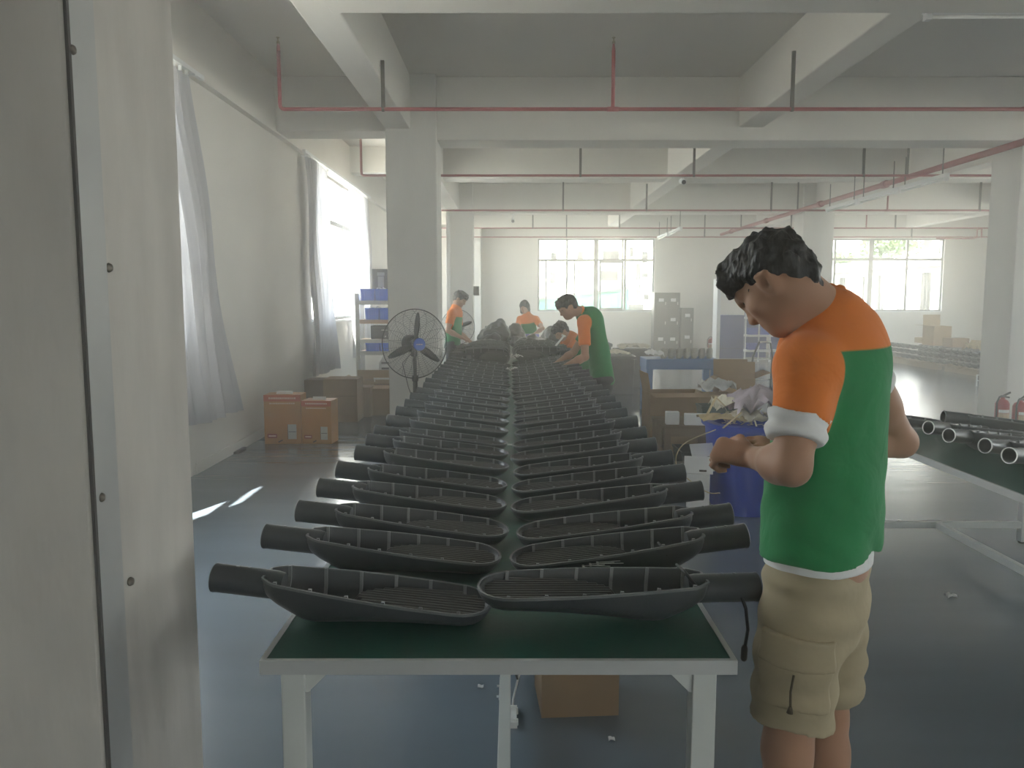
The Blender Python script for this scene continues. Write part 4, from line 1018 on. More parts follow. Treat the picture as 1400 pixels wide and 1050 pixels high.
    if hairstyle == 'short':
        hp_ = [ell(L(-0.018, 0.041), (0.086*hk, 0.107*hk, 0.095*hk), (hr, hd, hu), 0.015), ell(L(-0.058, -0.005), (0.068*hk, 0.050*hk, 0.076*hk), (hr, hd, hu), 0.02), cap(L(0.05, 0.105, -0.02), L(0.092, 0.066, 0.02), 0.028*hk, 0.020*hk, 0.02)]
        hp2 = [cap(L(0.070, 0.098, q_), L(0.108-0.2*abs(q_), 0.046+0.01*math.sin(q_*190), q_*1.1), 0.016*hk, 0.005, 0.010) for q_ in (-0.056, -0.036, -0.015, 0.006, 0.027, 0.048)]
        hn_ = _n(-hu*0.68+hd*0.73); cl = [(hn_, np.dot(hn_, L(0.045, 0.022)))]
        hp_.append(cap(L(-0.066, -0.02), L(-0.062, -0.062), 0.040*hk, 0.026*hk, 0.03)); hp2.append(ell(L(0.03, 0.075), (0.070*hk, 0.070*hk, 0.052*hk), (hr, hd, hu), 0.02))
        hs = [ell(L(-0.012, -0.012, s*0.092), (0.026, 0.024, 0.036), (hr, hd, hu), 0.01) for s in (-1, 1)]+[cap(L(0.080, 0.014, -0.05), L(0.080, 0.014, 0.05), 0.028, 0.028, 0.01), cap(L(0.05, -0.02, -0.09), L(0.03, -0.03, -0.09), 0.03, 0.03, 0.01), cap(L(0.05, -0.02, 0.09), L(0.03, -0.03, 0.09), 0.03, 0.03, 0.01)]
    else:
        hp_ = [ell(L(-0.016, 0.040), (0.088, 0.106, 0.098), (hr, hd, hu), 0.015)]+[cap(L(-0.03, 0.02, s*0.062), L(-0.02, -0.125, s*0.074), 0.040, 0.030, 0.03) for s in (-1, 1)]+[cap(L(-0.065, 0.02), L(-0.062, -0.12), 0.055, 0.045, 0.03), cap(L(0.055, 0.10, -0.05), L(0.082, 0.055, -0.055), 0.022, 0.014, 0.02)]
        cl = []; hp2 = []; hs = [ell(L(0.085, -0.035), (0.062, 0.075, 0.095), (hr, hd, hu), 0.01)]
    skin_obj('hair', [(hp_, cl), (hp2, [])] if hp2 else [(hp_, cl)], min(res, 0.006), hair_m, t, disp=nz, subs=hs)
    # ---- shirt
    hem = J['pelvis']-sp*hem_drop
    g = 0.016
    top = J['chest']+sp*0.07
    tr = [cap(top, (J['chest']+J['pelvis'])/2, tw*0.95+g, tw*0.92+g+0.004, 0.04, (tf, q+0.05)), cap((J['chest']+J['pelvis'])/2, hem-sp*0.05, tw*0.92+g+0.004, tw*1.04+g, 0.05, (tf, q+0.07)), cap(J['shL'], J['shR'], 0.066*sc, 0.066*sc, 0.06), cap(neck0-up*0.02, neck0+_n(L(-0.03, -0.045)-neck0)*0.012, 0.083*sc, 0.070*sc, 0.05)]
    hn = up if hem_z else sp; ho = hem_z if hem_z else np.dot(sp, hem)
    TR = (tr, [(-hn, -ho)])
    SL = []
    for s in 'LR':
        sh, el_ = J['sh'+s], J['el'+s]; a = _n(el_-sh); ln = np.linalg.norm(el_-sh)*(sleeve if s == 'L' else sleeve_r or sleeve)
        SL.append(([cap(sh, sh+a*(ln+0.1), sr*sc, sr*sc, 0.03)], [(a, np.dot(a, sh+a*ln))]))
    cuts = np.sort(np.random.RandomState(int(abs(base[0]*1000)) % 9999).uniform(-1, 1, (5, 3)), 0)
    def fold(X):
        w1 = (X-J['pelvis'])@_n(sp+0.9*R+0.3*tf)*42+3*vnoise(X, 7, 1); w2 = (X-J['pelvis'])@_n(sp*0.6-R+0.2*tf)*36+3*vnoise(X, 6, 9)
        low = np.clip(1-((X-J['pelvis'])@sp)/0.40, 0.15, 1)
        return (0.0050*np.sin(w1)*low*(0.5+vnoise(X, 5, 4))+0.0042*np.sin(w2)*low*(0.5+vnoise(X, 5, 8)))*crease+0.006*crease*vnoise(X, 9, 2)+0.011*crease*vnoise(np.stack([(X@_n(sp+0.8*R))*26, (X@_n(R-0.8*sp))*5, (X@tf)*6], -1), 1.0, 21)*np.clip(1.15-((X-J['pelvis'])@sp)/0.42, 0.25, 1)
    yz = yoke_z if yoke_z is not None else 0.02
    def fld(X):
        h = (X-J['chest'])@sp
        dT = gval((tr[:2], []), X); dS = np.minimum(gval((SL[0][0], []), X), gval((SL[1][0], []), X))
        lat = np.abs((X-J['chest'])@_n(J['shR']-J['shL']))
        return np.maximum(h-yz+yfront*np.clip(((X-J['chest'])@tf)/0.08, 0, 1), np.minimum(dT-dS, lat-0.135*sc))
    skin_obj('shirt', [TR]+SL, res, uniform, t, disp=fold, kg=0.035, field=fld)
    cr_ = []; c0 = neck0+_n(L(-0.03, -0.045)-neck0)*0.030; ca = _n(L(-0.03, -0.045)-neck0); u_ = _n(np.cross(ca, R)); r_ = np.cross(ca, u_)
    rr = 0.066*sc
    ring_ = [c0+(u_*math.cos(a)+r_*math.sin(a))*rr for a in np.linspace(0, 2*math.pi, 15)[:-1]]
    for i in range(14): cr_.append(cap(ring_[i]-ca*0.014, ring_[i]+ca*0.012, 0.0085, 0.006, 0.012)); cr_.append(cap(ring_[i], ring_[(i+1) % 14], 0.008, 0.008, 0.012))
    skin_obj('collar', [(cr_, [])], res, uniform, t, field=lambda X: np.ones(len(X)))
    # ---- lower clothes
    if undershirt:
        h2 = hem-sp*0.034
        un = [cap(J['pelvis']+sp*0.10, h2-sp*0.06, tw*1.0+g-0.017, tw*1.02+g-0.015, 0.04, (tf, q+0.07))]
        skin_obj('undershirt', [(un, [(-hn, -ho+0.034), (hn, ho+0.03)])], res, cotton, t, disp=lambda X: 0.006*vnoise(X, 14, 6))
        for s in 'LR':
            sh, el_ = J['sh'+s], J['el'+s]; a = _n(el_-sh); ln = np.linalg.norm(el_-sh)*(sleeve if s == 'L' else sleeve_r or sleeve)
            cu = [cap(sh+a*(ln-0.02), sh+a*(ln+0.08), (sr+0.005)*sc, (sr+0.003)*sc, 0.02)]
            skin_obj('rolled_sleeve', [(cu, [(a, np.dot(a, sh+a*(ln+0.052))), (-a, -np.dot(a, sh+a*(ln-0.006)))])], res, cotton, t, disp=lambda X: 0.014*vnoise(X, 22, 6)+0.004*np.sin((X-sh)@a*160+6*vnoise(X, 10, 3)))
    pe = J['pelvis']
    legs = [cap(pe-up*(0.03 if shorts else -0.03), pe-up*0.10, tw*(0.90 if shorts else 0.97), tw*(0.98 if shorts else 1.05), 0.04, (tf, 0.74))]
    grp = []
    for s in 'LR':
        hp, kn, an = J['hip'+s], J['kn'+s], J['an'+s]
        if shorts:
            a = _n(kn-hp); ln = np.linalg.norm(kn-hp)-shorts
            grp.append(([cap(hp+up*0.02, hp+a*(ln+0.12), 0.098, 0.098, 0.04, (R, 0.98))], [(a, np.dot(a, hp+a*ln))]))
        else:
            grp.append(([cap(hp, kn, 0.098*sc, 0.076*sc, 0.04), cap(kn, an-up*0.0, 0.076*sc, 0.062*sc, 0.04)], []))
    wr_ = lambda X: 0.010*vnoise(X, 11, 12)+0.0035*np.sin(X[..., 2]*70+5*vnoise(X, 6, 13))
    skin_obj('shorts' if shorts else 'trousers', [(legs, [(sp, np.dot(sp, pe+sp*0.05))])]+grp, res, khaki if shorts else trouser, t, disp=wr_, kg=0.03)
    for s in 'LR':
        an = J['an'+s]; a0 = np.array([an[0], an[1], 0.0])
        skin_obj('shoe', [([cap(a0-Fw*0.05+[0, 0, 0.045], a0+Fw*0.15+[0, 0, 0.036], 0.043, 0.036, 0.03, (up, 0.95)), cap(a0+[0, 0, 0.05], a0+[0, 0, 0.085], 0.045, 0.045, 0.03)], [(-up, -0.014)])], max(res, 0.007), shoe_m, t)
        MB().rings([[(a0[0]-t.location.x+R[0]*x+Fw[0]*y, a0[1]-t.location.y+R[1]*x+Fw[1]*y, z) for x, y in [(0.042*math.cos(b), (0.05+0.135*math.sin(b))) for b in np.linspace(0, 2*math.pi, 20)[:-1]]] for z in (0.0, 0.016)]).build('sole', sole_m, t)
    return t, J, dict(R=R, F=Fw, sp=sp, tf=tf, hem=hem, SL=SL, TR=TR)
# ---- the worker in front
Fw = np.array([-0.77, 0.64, 0]); Rw = np.array([0.64, 0.77, 0])
ch = np.array(P(1136, 545, 1.90)); pv = np.array(P(1118, 770, 1.93))
Jm = dict(head=P(1058, 388, 1.86), neck=P(1132, 437, 1.87), chest=ch, pelvis=pv,
          shL=ch-Rw*0.165+[0.0, 0, 0.085], shR=ch+Rw*0.150+[0.0, 0, 0.085], elL=P(1082, 638, 1.70), elR=P(1232, 604, 2.13), wrL=P(1034, 626, 1.85), wrR=P(1090, 612, 2.06),
          hipL=pv-Rw*0.085-[0, 0, 0.05], hipR=pv+Rw*0.085-[0, 0, 0.05], knL=P(1076, 1026, 1.86), knR=P(1127, 980, 2.04))
Jm['anL'] = Vector((Jm['knL'][0]+0.02, Jm['knL'][1]-0.03, 0.09)); Jm['anR'] = Vector((Jm['knR'][0]+0.02, Jm['knR'][1]-0.02, 0.09))
man, Jn, info = person('man in orange-green polo and khaki cargo shorts standing by the near table, head bowed', Jm, Fw, (-0.62, 0.52, -0.78),
       ((-0.80, 0.52, 0.12), (0.35, 0.55, -0.75), (0.3, 0.5, 0.8), 1.25), ((-0.92, -0.1, 0.12), (-0.2, 0.3, -0.9), (0.1, -0.8, 0.3), 0.22), res=0.0055, shorts=0.085, undershirt=True, yoke_z=0.135, sleeve=0.53, hem_drop=0.005, hs=0.885, bulk=1.10, hem_z=float(P(1130, 773, 1.79).z), sr=0.060, yfront=0.16, sleeve_r=0.17, crease=1.8)
# cargo pocket, flap and draw cord on the near leg of the shorts
hp, kn = Jn['hipL'], Jn['knL']; a = _n(kn-hp); out_n = _n(-info['R']*0.85-info['F']*0.25); sd_ = np.cross(a, out_n)
ctr = hp+a*0.125
def patch(name, c, half_w, h0, h1, thick, m):
    g = [cap(hp+np.array([0, 0, 0.02]), hp+a*0.5, 0.098+thick, 0.098+thick, 0.01)]
    cl = [(a, np.dot(a, c+a*h1)), (-a, -np.dot(a, c+a*h0)), (sd_, np.dot(sd_, c)+half_w), (-sd_, -np.dot(sd_, c)+half_w), (-out_n, -np.dot(out_n, c+out_n*0.03))]
    return skin_obj(name, [(g, cl)], 0.0045, m, man, disp=lambda X: 0.010*vnoise(X, 11, 12)+0.0035*np.sin(X[..., 2]*70+5*vnoise(X, 6, 13)))
patch('cargo_pocket', ctr, 0.080, -0.03, 0.125, 0.007, khaki); patch('pocket_flap', ctr, 0.084, -0.045, 0.025, 0.013, khaki)
cord_m = mat('cord_olive', (0.09, 0.07, 0.04), 0.7)
c0 = Vector(ctr+out_n*0.118+a*0.030+sd_*0.0)-man.location
MB().tube([c0, c0+Vector(a)*0.04+Vector(sd_)*0.003, c0+Vector(a)*0.075], [0.003, 0.003, 0.003], 6).tube([c0+Vector(a)*0.075, c0+Vector(a)*0.09], [0.004, 0.008], 8).build('draw_cord', cord_m, man, smooth=True)
# faint embroidery on the back, below the yoke
emb = MB(); bk = ch+info['R']*0.02-info['F']*0.0
for i in range(8):
    lat = -0.06+0.017*i; p = bk+info['R']*lat; zz = 0.012+0.002*i
    y_ = math.sqrt(max(0, 1-((lat+0.02)/0.165)**2))*0.119
    q = Vector(p-info['F']*y_+np.array([0, 0, zz]))-man.location
    emb.box(q, (0.010, 0.003, 0.016 if i % 3 == 0 else 0.009), rz=math.atan2(info['R'][1], info['R'][0])+lat*2)
emb.build('embroidery', mat('thread_yellow', (0.25, 0.26, 0.08), 0.8), man)['kind'] = 'stuff'
# ---- the others
Fb = np.array([-0.93, -0.2, 0]); Fb = _n(Fb); Rb = np.array([Fb[1], -Fb[0], 0])
D = 8.7; ch = np.array(P(812, 447, D)); pv = np.array(P(823, 512, D+0.05))
Jb = dict(head=P(776, 420, D-0.05), neck=P(797, 428, D), chest=ch, pelvis=pv, shL=np.array(P(798, 440, D-0.16)), shR=np.array(P(812, 438, D+0.16)), elL=P(800, 488, D-0.26), elR=P(784, 482, D+0.2), wrL=P(774, 500, D-0.30), wrR=P(762, 496, D+0.1))
for s, k in (('L', -1), ('R', 1)):
    Jb['hip'+s] = pv+Rb*0.085*k*-1*-1-[0, 0, 0.05]; Jb['an'+s] = np.array([pv[0]+0.02, pv[1], 0.09])+Rb*0.1*k; Jb['kn'+s] = (Jb['hip'+s]+Jb['an'+s])/2+Fb*0.03
person('man in orange-green polo bending over the lamp shells, right of the table', Jb, Fb, (-0.86, -0.22, -0.55), ((-0.9, -0.1, -0.35), (-0.3, 0, -0.95), (0, 1, 0), 0.25), ((-0.9, -0.1, -0.3), (-0.3, 0, -0.95), (0, -1, 0), 0.3), res=0.0095, yoke_z=0.30, sleeve=0.68)
Fc = _n(np.array([-0.9, -0.35, 0])); Rc = np.array([Fc[1], -Fc[0], 0]); D = 10.9
ch = np.array(P(786, 474, D)); pv = np.array(P(803, 505, D))
Jc = dict(head=P(767, 453, D-0.1), neck=P(777, 461, D-0.03), chest=ch, pelvis=pv, shL=ch-Rc*0.16+Fc*0.05+[0, 0, 0.08], shR=ch+Rc*0.16+Fc*0.05+[0, 0, 0.08], elL=P(774, 487, D-0.35), elR=P(766, 484, D+0.1), wrL=P(764, 479, D-0.5), wrR=P(752, 479, D-0.1))
for s, k in (('L', -1), ('R', 1)):
    Jc['hip'+s] = pv+Rc*0.085*k-[0, 0, 0.04]; Jc['an'+s] = np.array([pv[0]+0.05, pv[1], 0.09])+Rc*0.1*k; Jc['kn'+s] = (Jc['hip'+s]+Jc['an'+s])/2+Fc*0.05
person('worker in orange and green stooping behind the bending man, white tool in hand', Jc, Fc, (-0.75, -0.35, -0.65), ((-0.8, -0.3, 0.2), (-0.3, 0, -0.95), (0, 1, 0), 0.7), ((-0.9, -0.2, -0.1), (-0.3, 0, -0.95), (0, -1, 0), 0.7), res=0.011, yoke_z=0.05)
Fd = _n(np.array([-0.15, -1, 0])); Rd = np.array([Fd[1], -Fd[0], 0]); D = 15.55
ch = np.array(P(722, 443, D)); pv = np.array(P(726, 470, D+0.15))
Jd = dict(head=P(717, 420, D-0.06), neck=P(721, 430, D-0.02), chest=ch, pelvis=pv, shL=ch-Rd*0.155+[0, 0, 0.09], shR=ch+Rd*0.155+[0, 0, 0.09], elL=P(742, 449, D-0.2), elR=P(706, 452, D-0.14), wrL=P(729, 458, D-0.42), wrR=P(714, 460, D-0.38))
for s, k in (('L', -1), ('R', 1)):
    Jd['hip'+s] = pv+Rd*0.085*k-[0, 0, 0.04]; Jd['an'+s] = np.array([pv[0], pv[1], 0.09])+Rd*0.09*k; Jd['kn'+s] = (Jd['hip'+s]+Jd['an'+s])/2+Fd*0.02
person('woman with bobbed black hair, orange-green polo, at far end of the table', Jd, Fd, (-0.25, -0.85, -0.42), ((-0.5, -0.7, -0.25), (0, 0, -1), (-0.7, 0.5, 0), 0.4), ((0.4, -0.8, -0.3), (0, 0, -1), (0.8, 0.4, 0), 0.4), res=0.011, hairstyle='bob', female=True, yoke_z=0.05)
Fe = _n(np.array([0.93, -0.25, 0])); Re = np.array([Fe[1], -Fe[0], 0]); D = 12.9
ch = np.array(P(622, 437, D)); pv = np.array(P(619, 468, D))
Je = dict(head=P(629, 409, D), neck=P(623, 421, D), chest=ch, pelvis=pv, shL=ch-Re*0.16+[0, 0, 0.1], shR=ch+Re*0.16+[0, 0, 0.1], elL=P(628, 455, D+0.2), elR=P(612, 452, D-0.22), wrL=P(644, 468, D+0.12), wrR=P(632, 462, D-0.26))
for s, k in (('L', -1), ('R', 1)):
    Je['hip'+s] = pv+Re*0.085*k-[0, 0, 0.04]; Je['an'+s] = np.array([pv[0]-0.02, pv[1], 0.09])+Re*0.09*k; Je['kn'+s] = (Je['hip'+s]+Je['an'+s])/2+Fe*0.02
person('man in orange-green polo and dark trousers left of the far table', Je, Fe, (0.85, -0.15, -0.5), ((0.8, -0.2, -0.5), (0, 0, -1), (0, -1, 0), 0.3), ((0.8, 0.2, -0.4), (0, 0, -1), (0, 1, 0), 0.3), res=0.0105, yoke_z=0.05)
# ---------------------------------------------------------------- curtains and rails
def curtain_mat():
    m = bpy.data.materials.new('curtain_cloth'); m.use_nodes = True; t = m.node_tree; t.nodes.clear()
    o = t.nodes.new('ShaderNodeOutputMaterial'); a = t.nodes.new('ShaderNodeBsdfDiffuse'); b = t.nodes.new('ShaderNodeBsdfTranslucent'); x = t.nodes.new('ShaderNodeMixShader')
    a.inputs[0].default_value = (0.50, 0.50, 0.52, 1); b.inputs[0].default_value = (0.50, 0.50, 0.53, 1); x.inputs[0].default_value = 0.33
    t.links.new(a.outputs[0], x.inputs[1]); t.links.new(b.outputs[0], x.inputs[2]); t.links.new(x.outputs[0], o.inputs[0])
    return m
cur_m = curtain_mat()
def curtain(label, y0, y1, z0, z1, dx_bot, dy_bot, seed):
    r = random.Random(seed); t = thing('curtain', label, 'curtain', (XL+0.10, (y0+y1)/2, z0)); ny, nz_ = 90, 26; vs = []
    ph = [r.uniform(0, 6.28) for _ in range(4)]
    for k in range(nz_+1):
        f = k/nz_; z = (z1-z0)*(1-f)
        for i in range(ny+1):
            s = i/ny; y = (y0-(y0+y1)/2)+(y1-y0)*s+dy_bot*f*(0.35+0.65*s)
            w_ = math.sin(s*(y1-y0)*48+ph[0]+1.2*f)*0.030+math.sin(s*(y1-y0)*21+ph[1]-1.5*f)*0.030*f+math.sin(s*(y1-y0)*9+ph[2]+2*f)*0.05*f
            vs.append((dx_bot*f*(0.4+0.6*math.sin(s*3+ph[3])**2)+w_+0.02*math.sin(f*9+s*5), y, z))
    fs = [(k*(ny+1)+i, k*(ny+1)+i+1, (k+1)*(ny+1)+i+1, (k+1)*(ny+1)+i) for k in range(nz_) for i in range(ny)]
    o = MB().add(vs, fs).build('curtain_cloth', cur_m, t, smooth=True)
    h = MB()
    for i in range(int((y1-y0)/0.13)+1): h.bb(-0.012, 0.012, y0-(y0+y1)/2+0.13*i, y0-(y0+y1)/2+0.13*i+0.015, z1-z0-0.005, z1-z0+0.035)
    h.build('curtain_hook', white_m, t)
curtain('long grey curtain at the nearest left window, beside the near column', 4.95, 7.02, 0.50, 3.40, 0.12, 0.50, 1)
curtain('grey curtain on the near side of the further left window', 10.75, 12.05, 0.50, 3.40, 0.05, 0.05, 2)
curtain('grey curtain on the far side of the further left window', 13.6, 15.3, 0.55, 3.40, 0.08, 0.05, 3)
for lb, y0, y1 in (('white curtain rail over the nearest left window', 3.3, 7.25), ('white curtain rail over the further left window', 10.7, 15.6)):
    t = thing('curtain_rail', lb, 'curtain rail', (XL+0.1, (y0+y1)/2, 3.425))
    MB().bb(-0.022, 0.022, (y0-y1)/2, (y1-y0)/2, 0.01, 0.05).build('rail', white_m, t, bevel=0.004)
    for f in (-0.45, 0, 0.45): MB().bb(-0.1, 0.022, (y1-y0)*f-0.015, (y1-y0)*f+0.015, 0.0, 0.012).build('rail_bracket', white_m, t)
# ---------------------------------------------------------------- sprinkler pipes
pipe_m = mat('pipe_red', (0.30, 0.055, 0.065), 0.45, noise=0.15, nscale=6); hang_m = mat('hanger_steel', (0.075, 0.07, 0.06), 0.6)
brass = mat('sprinkler_brass', (0.30, 0.26, 0.18), 0.35, metal=0.8)
PZ = 3.23
def head_(mb, x, y, z):
    mb.lathe([(0, 0), (0.014, 0), (0.014, 0.02), (0.006, 0.025), (0.006, 0.05), (0.016, 0.052), (0.016, 0.056), (0, 0.058)], 8, Matrix.Translation((x, y, z)))
def sprinkler_run(label, y, hangers, heads, x0=-2.07, x1=XR, r=0.017, end=True):
    t = thing('sprinkler_pipe', label, 'pipe', (0, y, PZ))
    pts = [(x0+0.03, 0, 0), (x1, 0, 0)]
    MB().tube(pts, r, 10).build('pipe', pipe_m, t, smooth=True, auto=60)
    for i, x in enumerate(heads):
        top = 0.56
        if i == 0 and end:
            MB().tube([(x0+0.05, 0, 0), (x0+0.02, 0, 0.004), (x0+0.004, 0, 0.02), (x0, 0, 0.05), (x0, 0, top-0.06)], r, 10).tube([(x0, 0, top-0.06), (x0, 0, top-0.02), (x0, 0, top)], [r, r*0.9, r*0.5], 8).build('riser', pipe_m, t, smooth=True)
        else:
            MB().tube([(x, 0, 0), (x, 0, top-0.06), (x, 0, top)], [r, r, r*0.5], 8).build('riser', pipe_m, t, smooth=True)
            MB().tube([(x-0.05, 0, 0), (x+0.05, 0, 0)], r*1.25, 10).build('tee', pipe_m, t, smooth=True)
        h = MB(); head_(h, x0 if (i == 0 and end) else x, 0, top); h.build('sprinkler_head', brass, t)
    for x, top in hangers:
        MB().bb(x-0.016, x+0.016, -0.004, 0.016, r, top).build('hanger', hang_m, t)
        MB().tube([(x-0.012, 0, 0), (x+0.012, 0, 0)], r*1.35, 10).build('hanger_clamp', hang_m, t)
sprinkler_run('nearest red sprinkler pipe under the ceiling, with a bent riser at its left end', 7.4, [(-1.15, 0.42), (2.50, 0.50), (6.70, 0.45)], [-2.07, 0.90, 4.6])
sprinkler_run('second red sprinkler pipe, passing behind the first column, bent riser on its left', 11.3, [(0.94, 0.87), (2.50, 0.45), (4.83, 0.87), (6.68, 0.45)], [-2.07, 8.2])
sprinkler_run('third sprinkler pipe counting from the near end of the hall', 15.7, [(0.98, 0.6), (2.58, 0.5), (4.97, 0.6), (8.97, 0.87)], [-2.07, 7.2])
sprinkler_run('fourth sprinkler pipe, near the second pair of columns', 19.6, [(0.5, 0.6), (2.58, 0.5), (6.7, 0.5), (9.2, 0.87)], [-2.07, 8.5])
sprinkler_run('last red sprinkler pipe just before the far wall', 22.45, [(1.5, 0.6), (5.3, 0.6), (11.0, 0.6)], [])
t = thing('sprinkler_main', 'long red main pipe with couplings running along the right side of the ceiling', 'pipe', (5.72, 0, PZ+0.06))
MB().tube([(0, 4.0, 0), (0, 22.3, 0)], 0.040, 12).build('pipe', pipe_m, t, smooth=True)
for y in (6.8, 9.1, 12.6, 15.2, 18.4, 21.3): MB().tube([(0, y-0.06, 0), (0, y+0.06, 0)], 0.058, 12).build('coupling', pipe_m, t, smooth=True, auto=40)
for y in (8.4, 11.9, 16.4, 20.4): MB().bb(-0.012, 0.012, y-0.012, y+0.012, 0.04, ZC-PZ-0.06).build('hanger', hang_m, t)
t = thing('branch_pipe', 'small red branch pipe with double bend in front of the right far window', 'pipe', (0, 22.0, 0))
zb = P(1285, 326, 22).z; xb = P(1285, 326, 22).x; xe = P(1336, 316, 22).x
MB().tube([(xb-0.1, 0, zb), (xe-0.1, 0, zb), (xe, 0, zb+0.02), (xe, 0, zb+0.24), (xe+0.12, 0, zb+0.26), (xe+0.12, 0, zb+0.03), (xe+0.3, 0, zb+0.04), (14.5, 0, zb+0.04)], 0.02, 8).build('pipe', pipe_m, t, smooth=True)
# ---------------------------------------------------------------- ceiling fittings
tube_m = mat('lamp_tube_off', (0.80, 0.80, 0.78), 0.25)
def batten(label, loc, L, along='Y', up_=0.3):
    t = thing('ceiling_batten', label, 'light', loc, 0 if along == 'Y' else -math.pi/2)
    MB().bb(-0.03, 0.03, -L/2, L/2, 0.0, 0.05).build('batten_body', white_m, t, bevel=0.004)
    MB().tube([(0, -L/2+0.03, -0.022), (0, L/2-0.03, -0.022)], 0.013, 10).build('tube_lamp', tube_m, t, smooth=True)
    for s in (-1, 1): MB().bb(-0.025, 0.025, s*(L/2-0.03)-0.02, s*(L/2-0.03)+0.02, -0.045, 0.0).build('lamp_holder', white_m, t)
    if up_:
        for s in (-0.4, 0.4): MB().bb(-0.006, 0.006, s*L-0.006, s*L+0.006, 0.05, up_).build('hanger', hang_m, t)
for i in range(3): batten('white fluorescent batten hung under the main pipe, '+('nearest of the three', 'middle of the three', 'farthest of the three'), (5.66, 11.1+1.35*i, 3.09), 1.25, up_=0.5) if False else batten('white fluorescent batten hung beside the main pipe, '+('nearest', 'middle', 'farthest')[i]+' of the three in line', (5.55, 11.1+1.35*i, 3.09), 1.25, up_=0.44)
for i in range(2): batten('slim white batten hung before the far left window, '+('nearer', 'farther')[i]+' one', (3.72, 18.6+1.5*i, 3.07), 1.3, up_=0.40)
batten('white fluorescent batten on the near beam at the top right, end cap showing', (3.5, 5.66, 3.46), 1.45, 'X', 0)
def ceiling_camera(label, loc, drop):
    t = thing('ceiling_camera', label, 'camera', loc)
    MB().lathe([(0, 0), (0.045, 0), (0.045, -0.02), (0.012, -0.03), (0.012, -drop), (0, -drop)], 14).build('mount', white_m, t, smooth=True, auto=40)
    MB().tube([(0, 0.06, -drop-0.01), (0, -0.10, -drop-0.05)], 0.045, 12).build('camera_body', white_m, t, smooth=True, auto=40)
    MB().tube([(0, -0.10, -drop-0.05), (0, -0.106, -drop-0.0515)], 0.034, 12).build('lens', blk, t)
    MB().tube([(0, 0.05, -drop), (0.03, 0.08, -drop+0.08), (0.02, 0.03, -0.01)], 0.006, 6).build('cable', white_m, t)
ceiling_camera('white security camera hanging under the long beam right of centre', (2.72, 13.1, 3.53), 0.10)
ceiling_camera('white security camera at the back, left of the far left window', (0.02, 18.5, 3.45), 0.12)
t = thing('wall_speaker', 'small grey speaker box fixed to the side of the second column', 'speaker', (-0.87, 18.35, P(653, 397, 18.3).z))
MB().bb(0.0, 0.13, -0.08, 0.08, -0.12, 0.10).build('box', mat('speaker_grey', (0.25, 0.25, 0.25), 0.6), t, bevel=0.02); MB().bb(0.01, 0.12, -0.085, -0.08, -0.1, 0.08).build('grille', dark_p, t)
t = thing('drain_pipe', 'white vertical drain pipe in front of the second column', 'pipe', (-1.42, 18.12, 0))
MB().tube([(0, 0, 0.0), (0, 0, 3.44)], 0.045, 12).build('pipe', white_m, t, smooth=True)
for z in (0.6, 1.8, 3.0): MB().tube([(0, 0, z-0.03), (0, 0, z+0.03)], 0.052, 12).build('pipe_clip', white_m, t, smooth=True, auto=40)
# ---------------------------------------------------------------- far end of the long table
bag_m = mat('black_film', (0.02, 0.022, 0.023), 0.3, noise=0.2, nscale=10, bump=0.6, bscale=9)
def bag(label, c, r, seed):
    c = np.array(c, float); t = thing('black_bag', label, 'bag', (c[0], c[1], TT))
    z = c[2]; g = [ell([c[0], c[1], TT+r[2]*0.82], r, None, 0.05), cap([c[0]+r[0]*0.2, c[1], TT+r[2]*1.4], [c[0]+r[0]*0.3, c[1], TT+r[2]*1.9], 0.07, 0.05, 0.08)]
    skin_obj('bag_film', [(g, [((0, 0, -1), -TT-0.002)])], 0.016, bag_m, t, disp=lambda X: 0.10*vnoise(X, 6, seed)+0.05*vnoise(X, 15, seed+1))
bag('largest bulging black plastic bag on the far left of the long table', P(678, 452, 14.1), (0.30, 0.30, 0.20), 1)
bag('flatter black plastic bag right of the largest one at the far end', P(703, 458, 14.5), (0.18, 0.26, 0.15), 5)
bag('black plastic bag between the woman and the stooping worker', P(757, 455, 13.6), (0.20, 0.30, 0.20), 9)
bag('black plastic bag lying in the middle of the table before the woman', P(722, 470, 12.9), (0.30, 0.35, 0.11), 13)
bag('low black bundle at the left edge before the far bags', P(668, 470, 12.6), (0.26, 0.35, 0.10), 17)
t = thing('parts_tray', 'small violet-blue box on the table in front of the woman', 'box', (P(728, 462, 14.75).x, 14.75, TT))
MB().bb(-0.14, 0.12, -0.07, 0.07, 0, 0.15).build('tray_body', mat('tray_violet', (0.13, 0.13, 0.48), 0.5), t, bevel=0.006); MB().bb(-0.06, 0.04, -0.072, -0.07, 0.03, 0.11).build('tray_label', paper, t)
t = thing('hand_tool', 'white stick-shaped tool held up by the stooping worker', 'tool', P(760, 473, 10.2))
a, b = P(771, 459, 10.3)-t.location, P(749, 486, 10.1)-t.location
MB().tube([a, a.lerp(b, 0.62)], 0.012, 8).tube([a+Vector((-0.03, 0, 0.01)), a+Vector((0.02, 0, -0.01))], 0.012, 8).build('rod', wht, t, smooth=True)
MB().tube([a.lerp(b, 0.6), a.lerp(b, 0.85)], 0.026, 10).tube([a.lerp(b, 0.85), b], [0.012, 0.004], 8).build('grip', wht, t, smooth=True, auto=40)
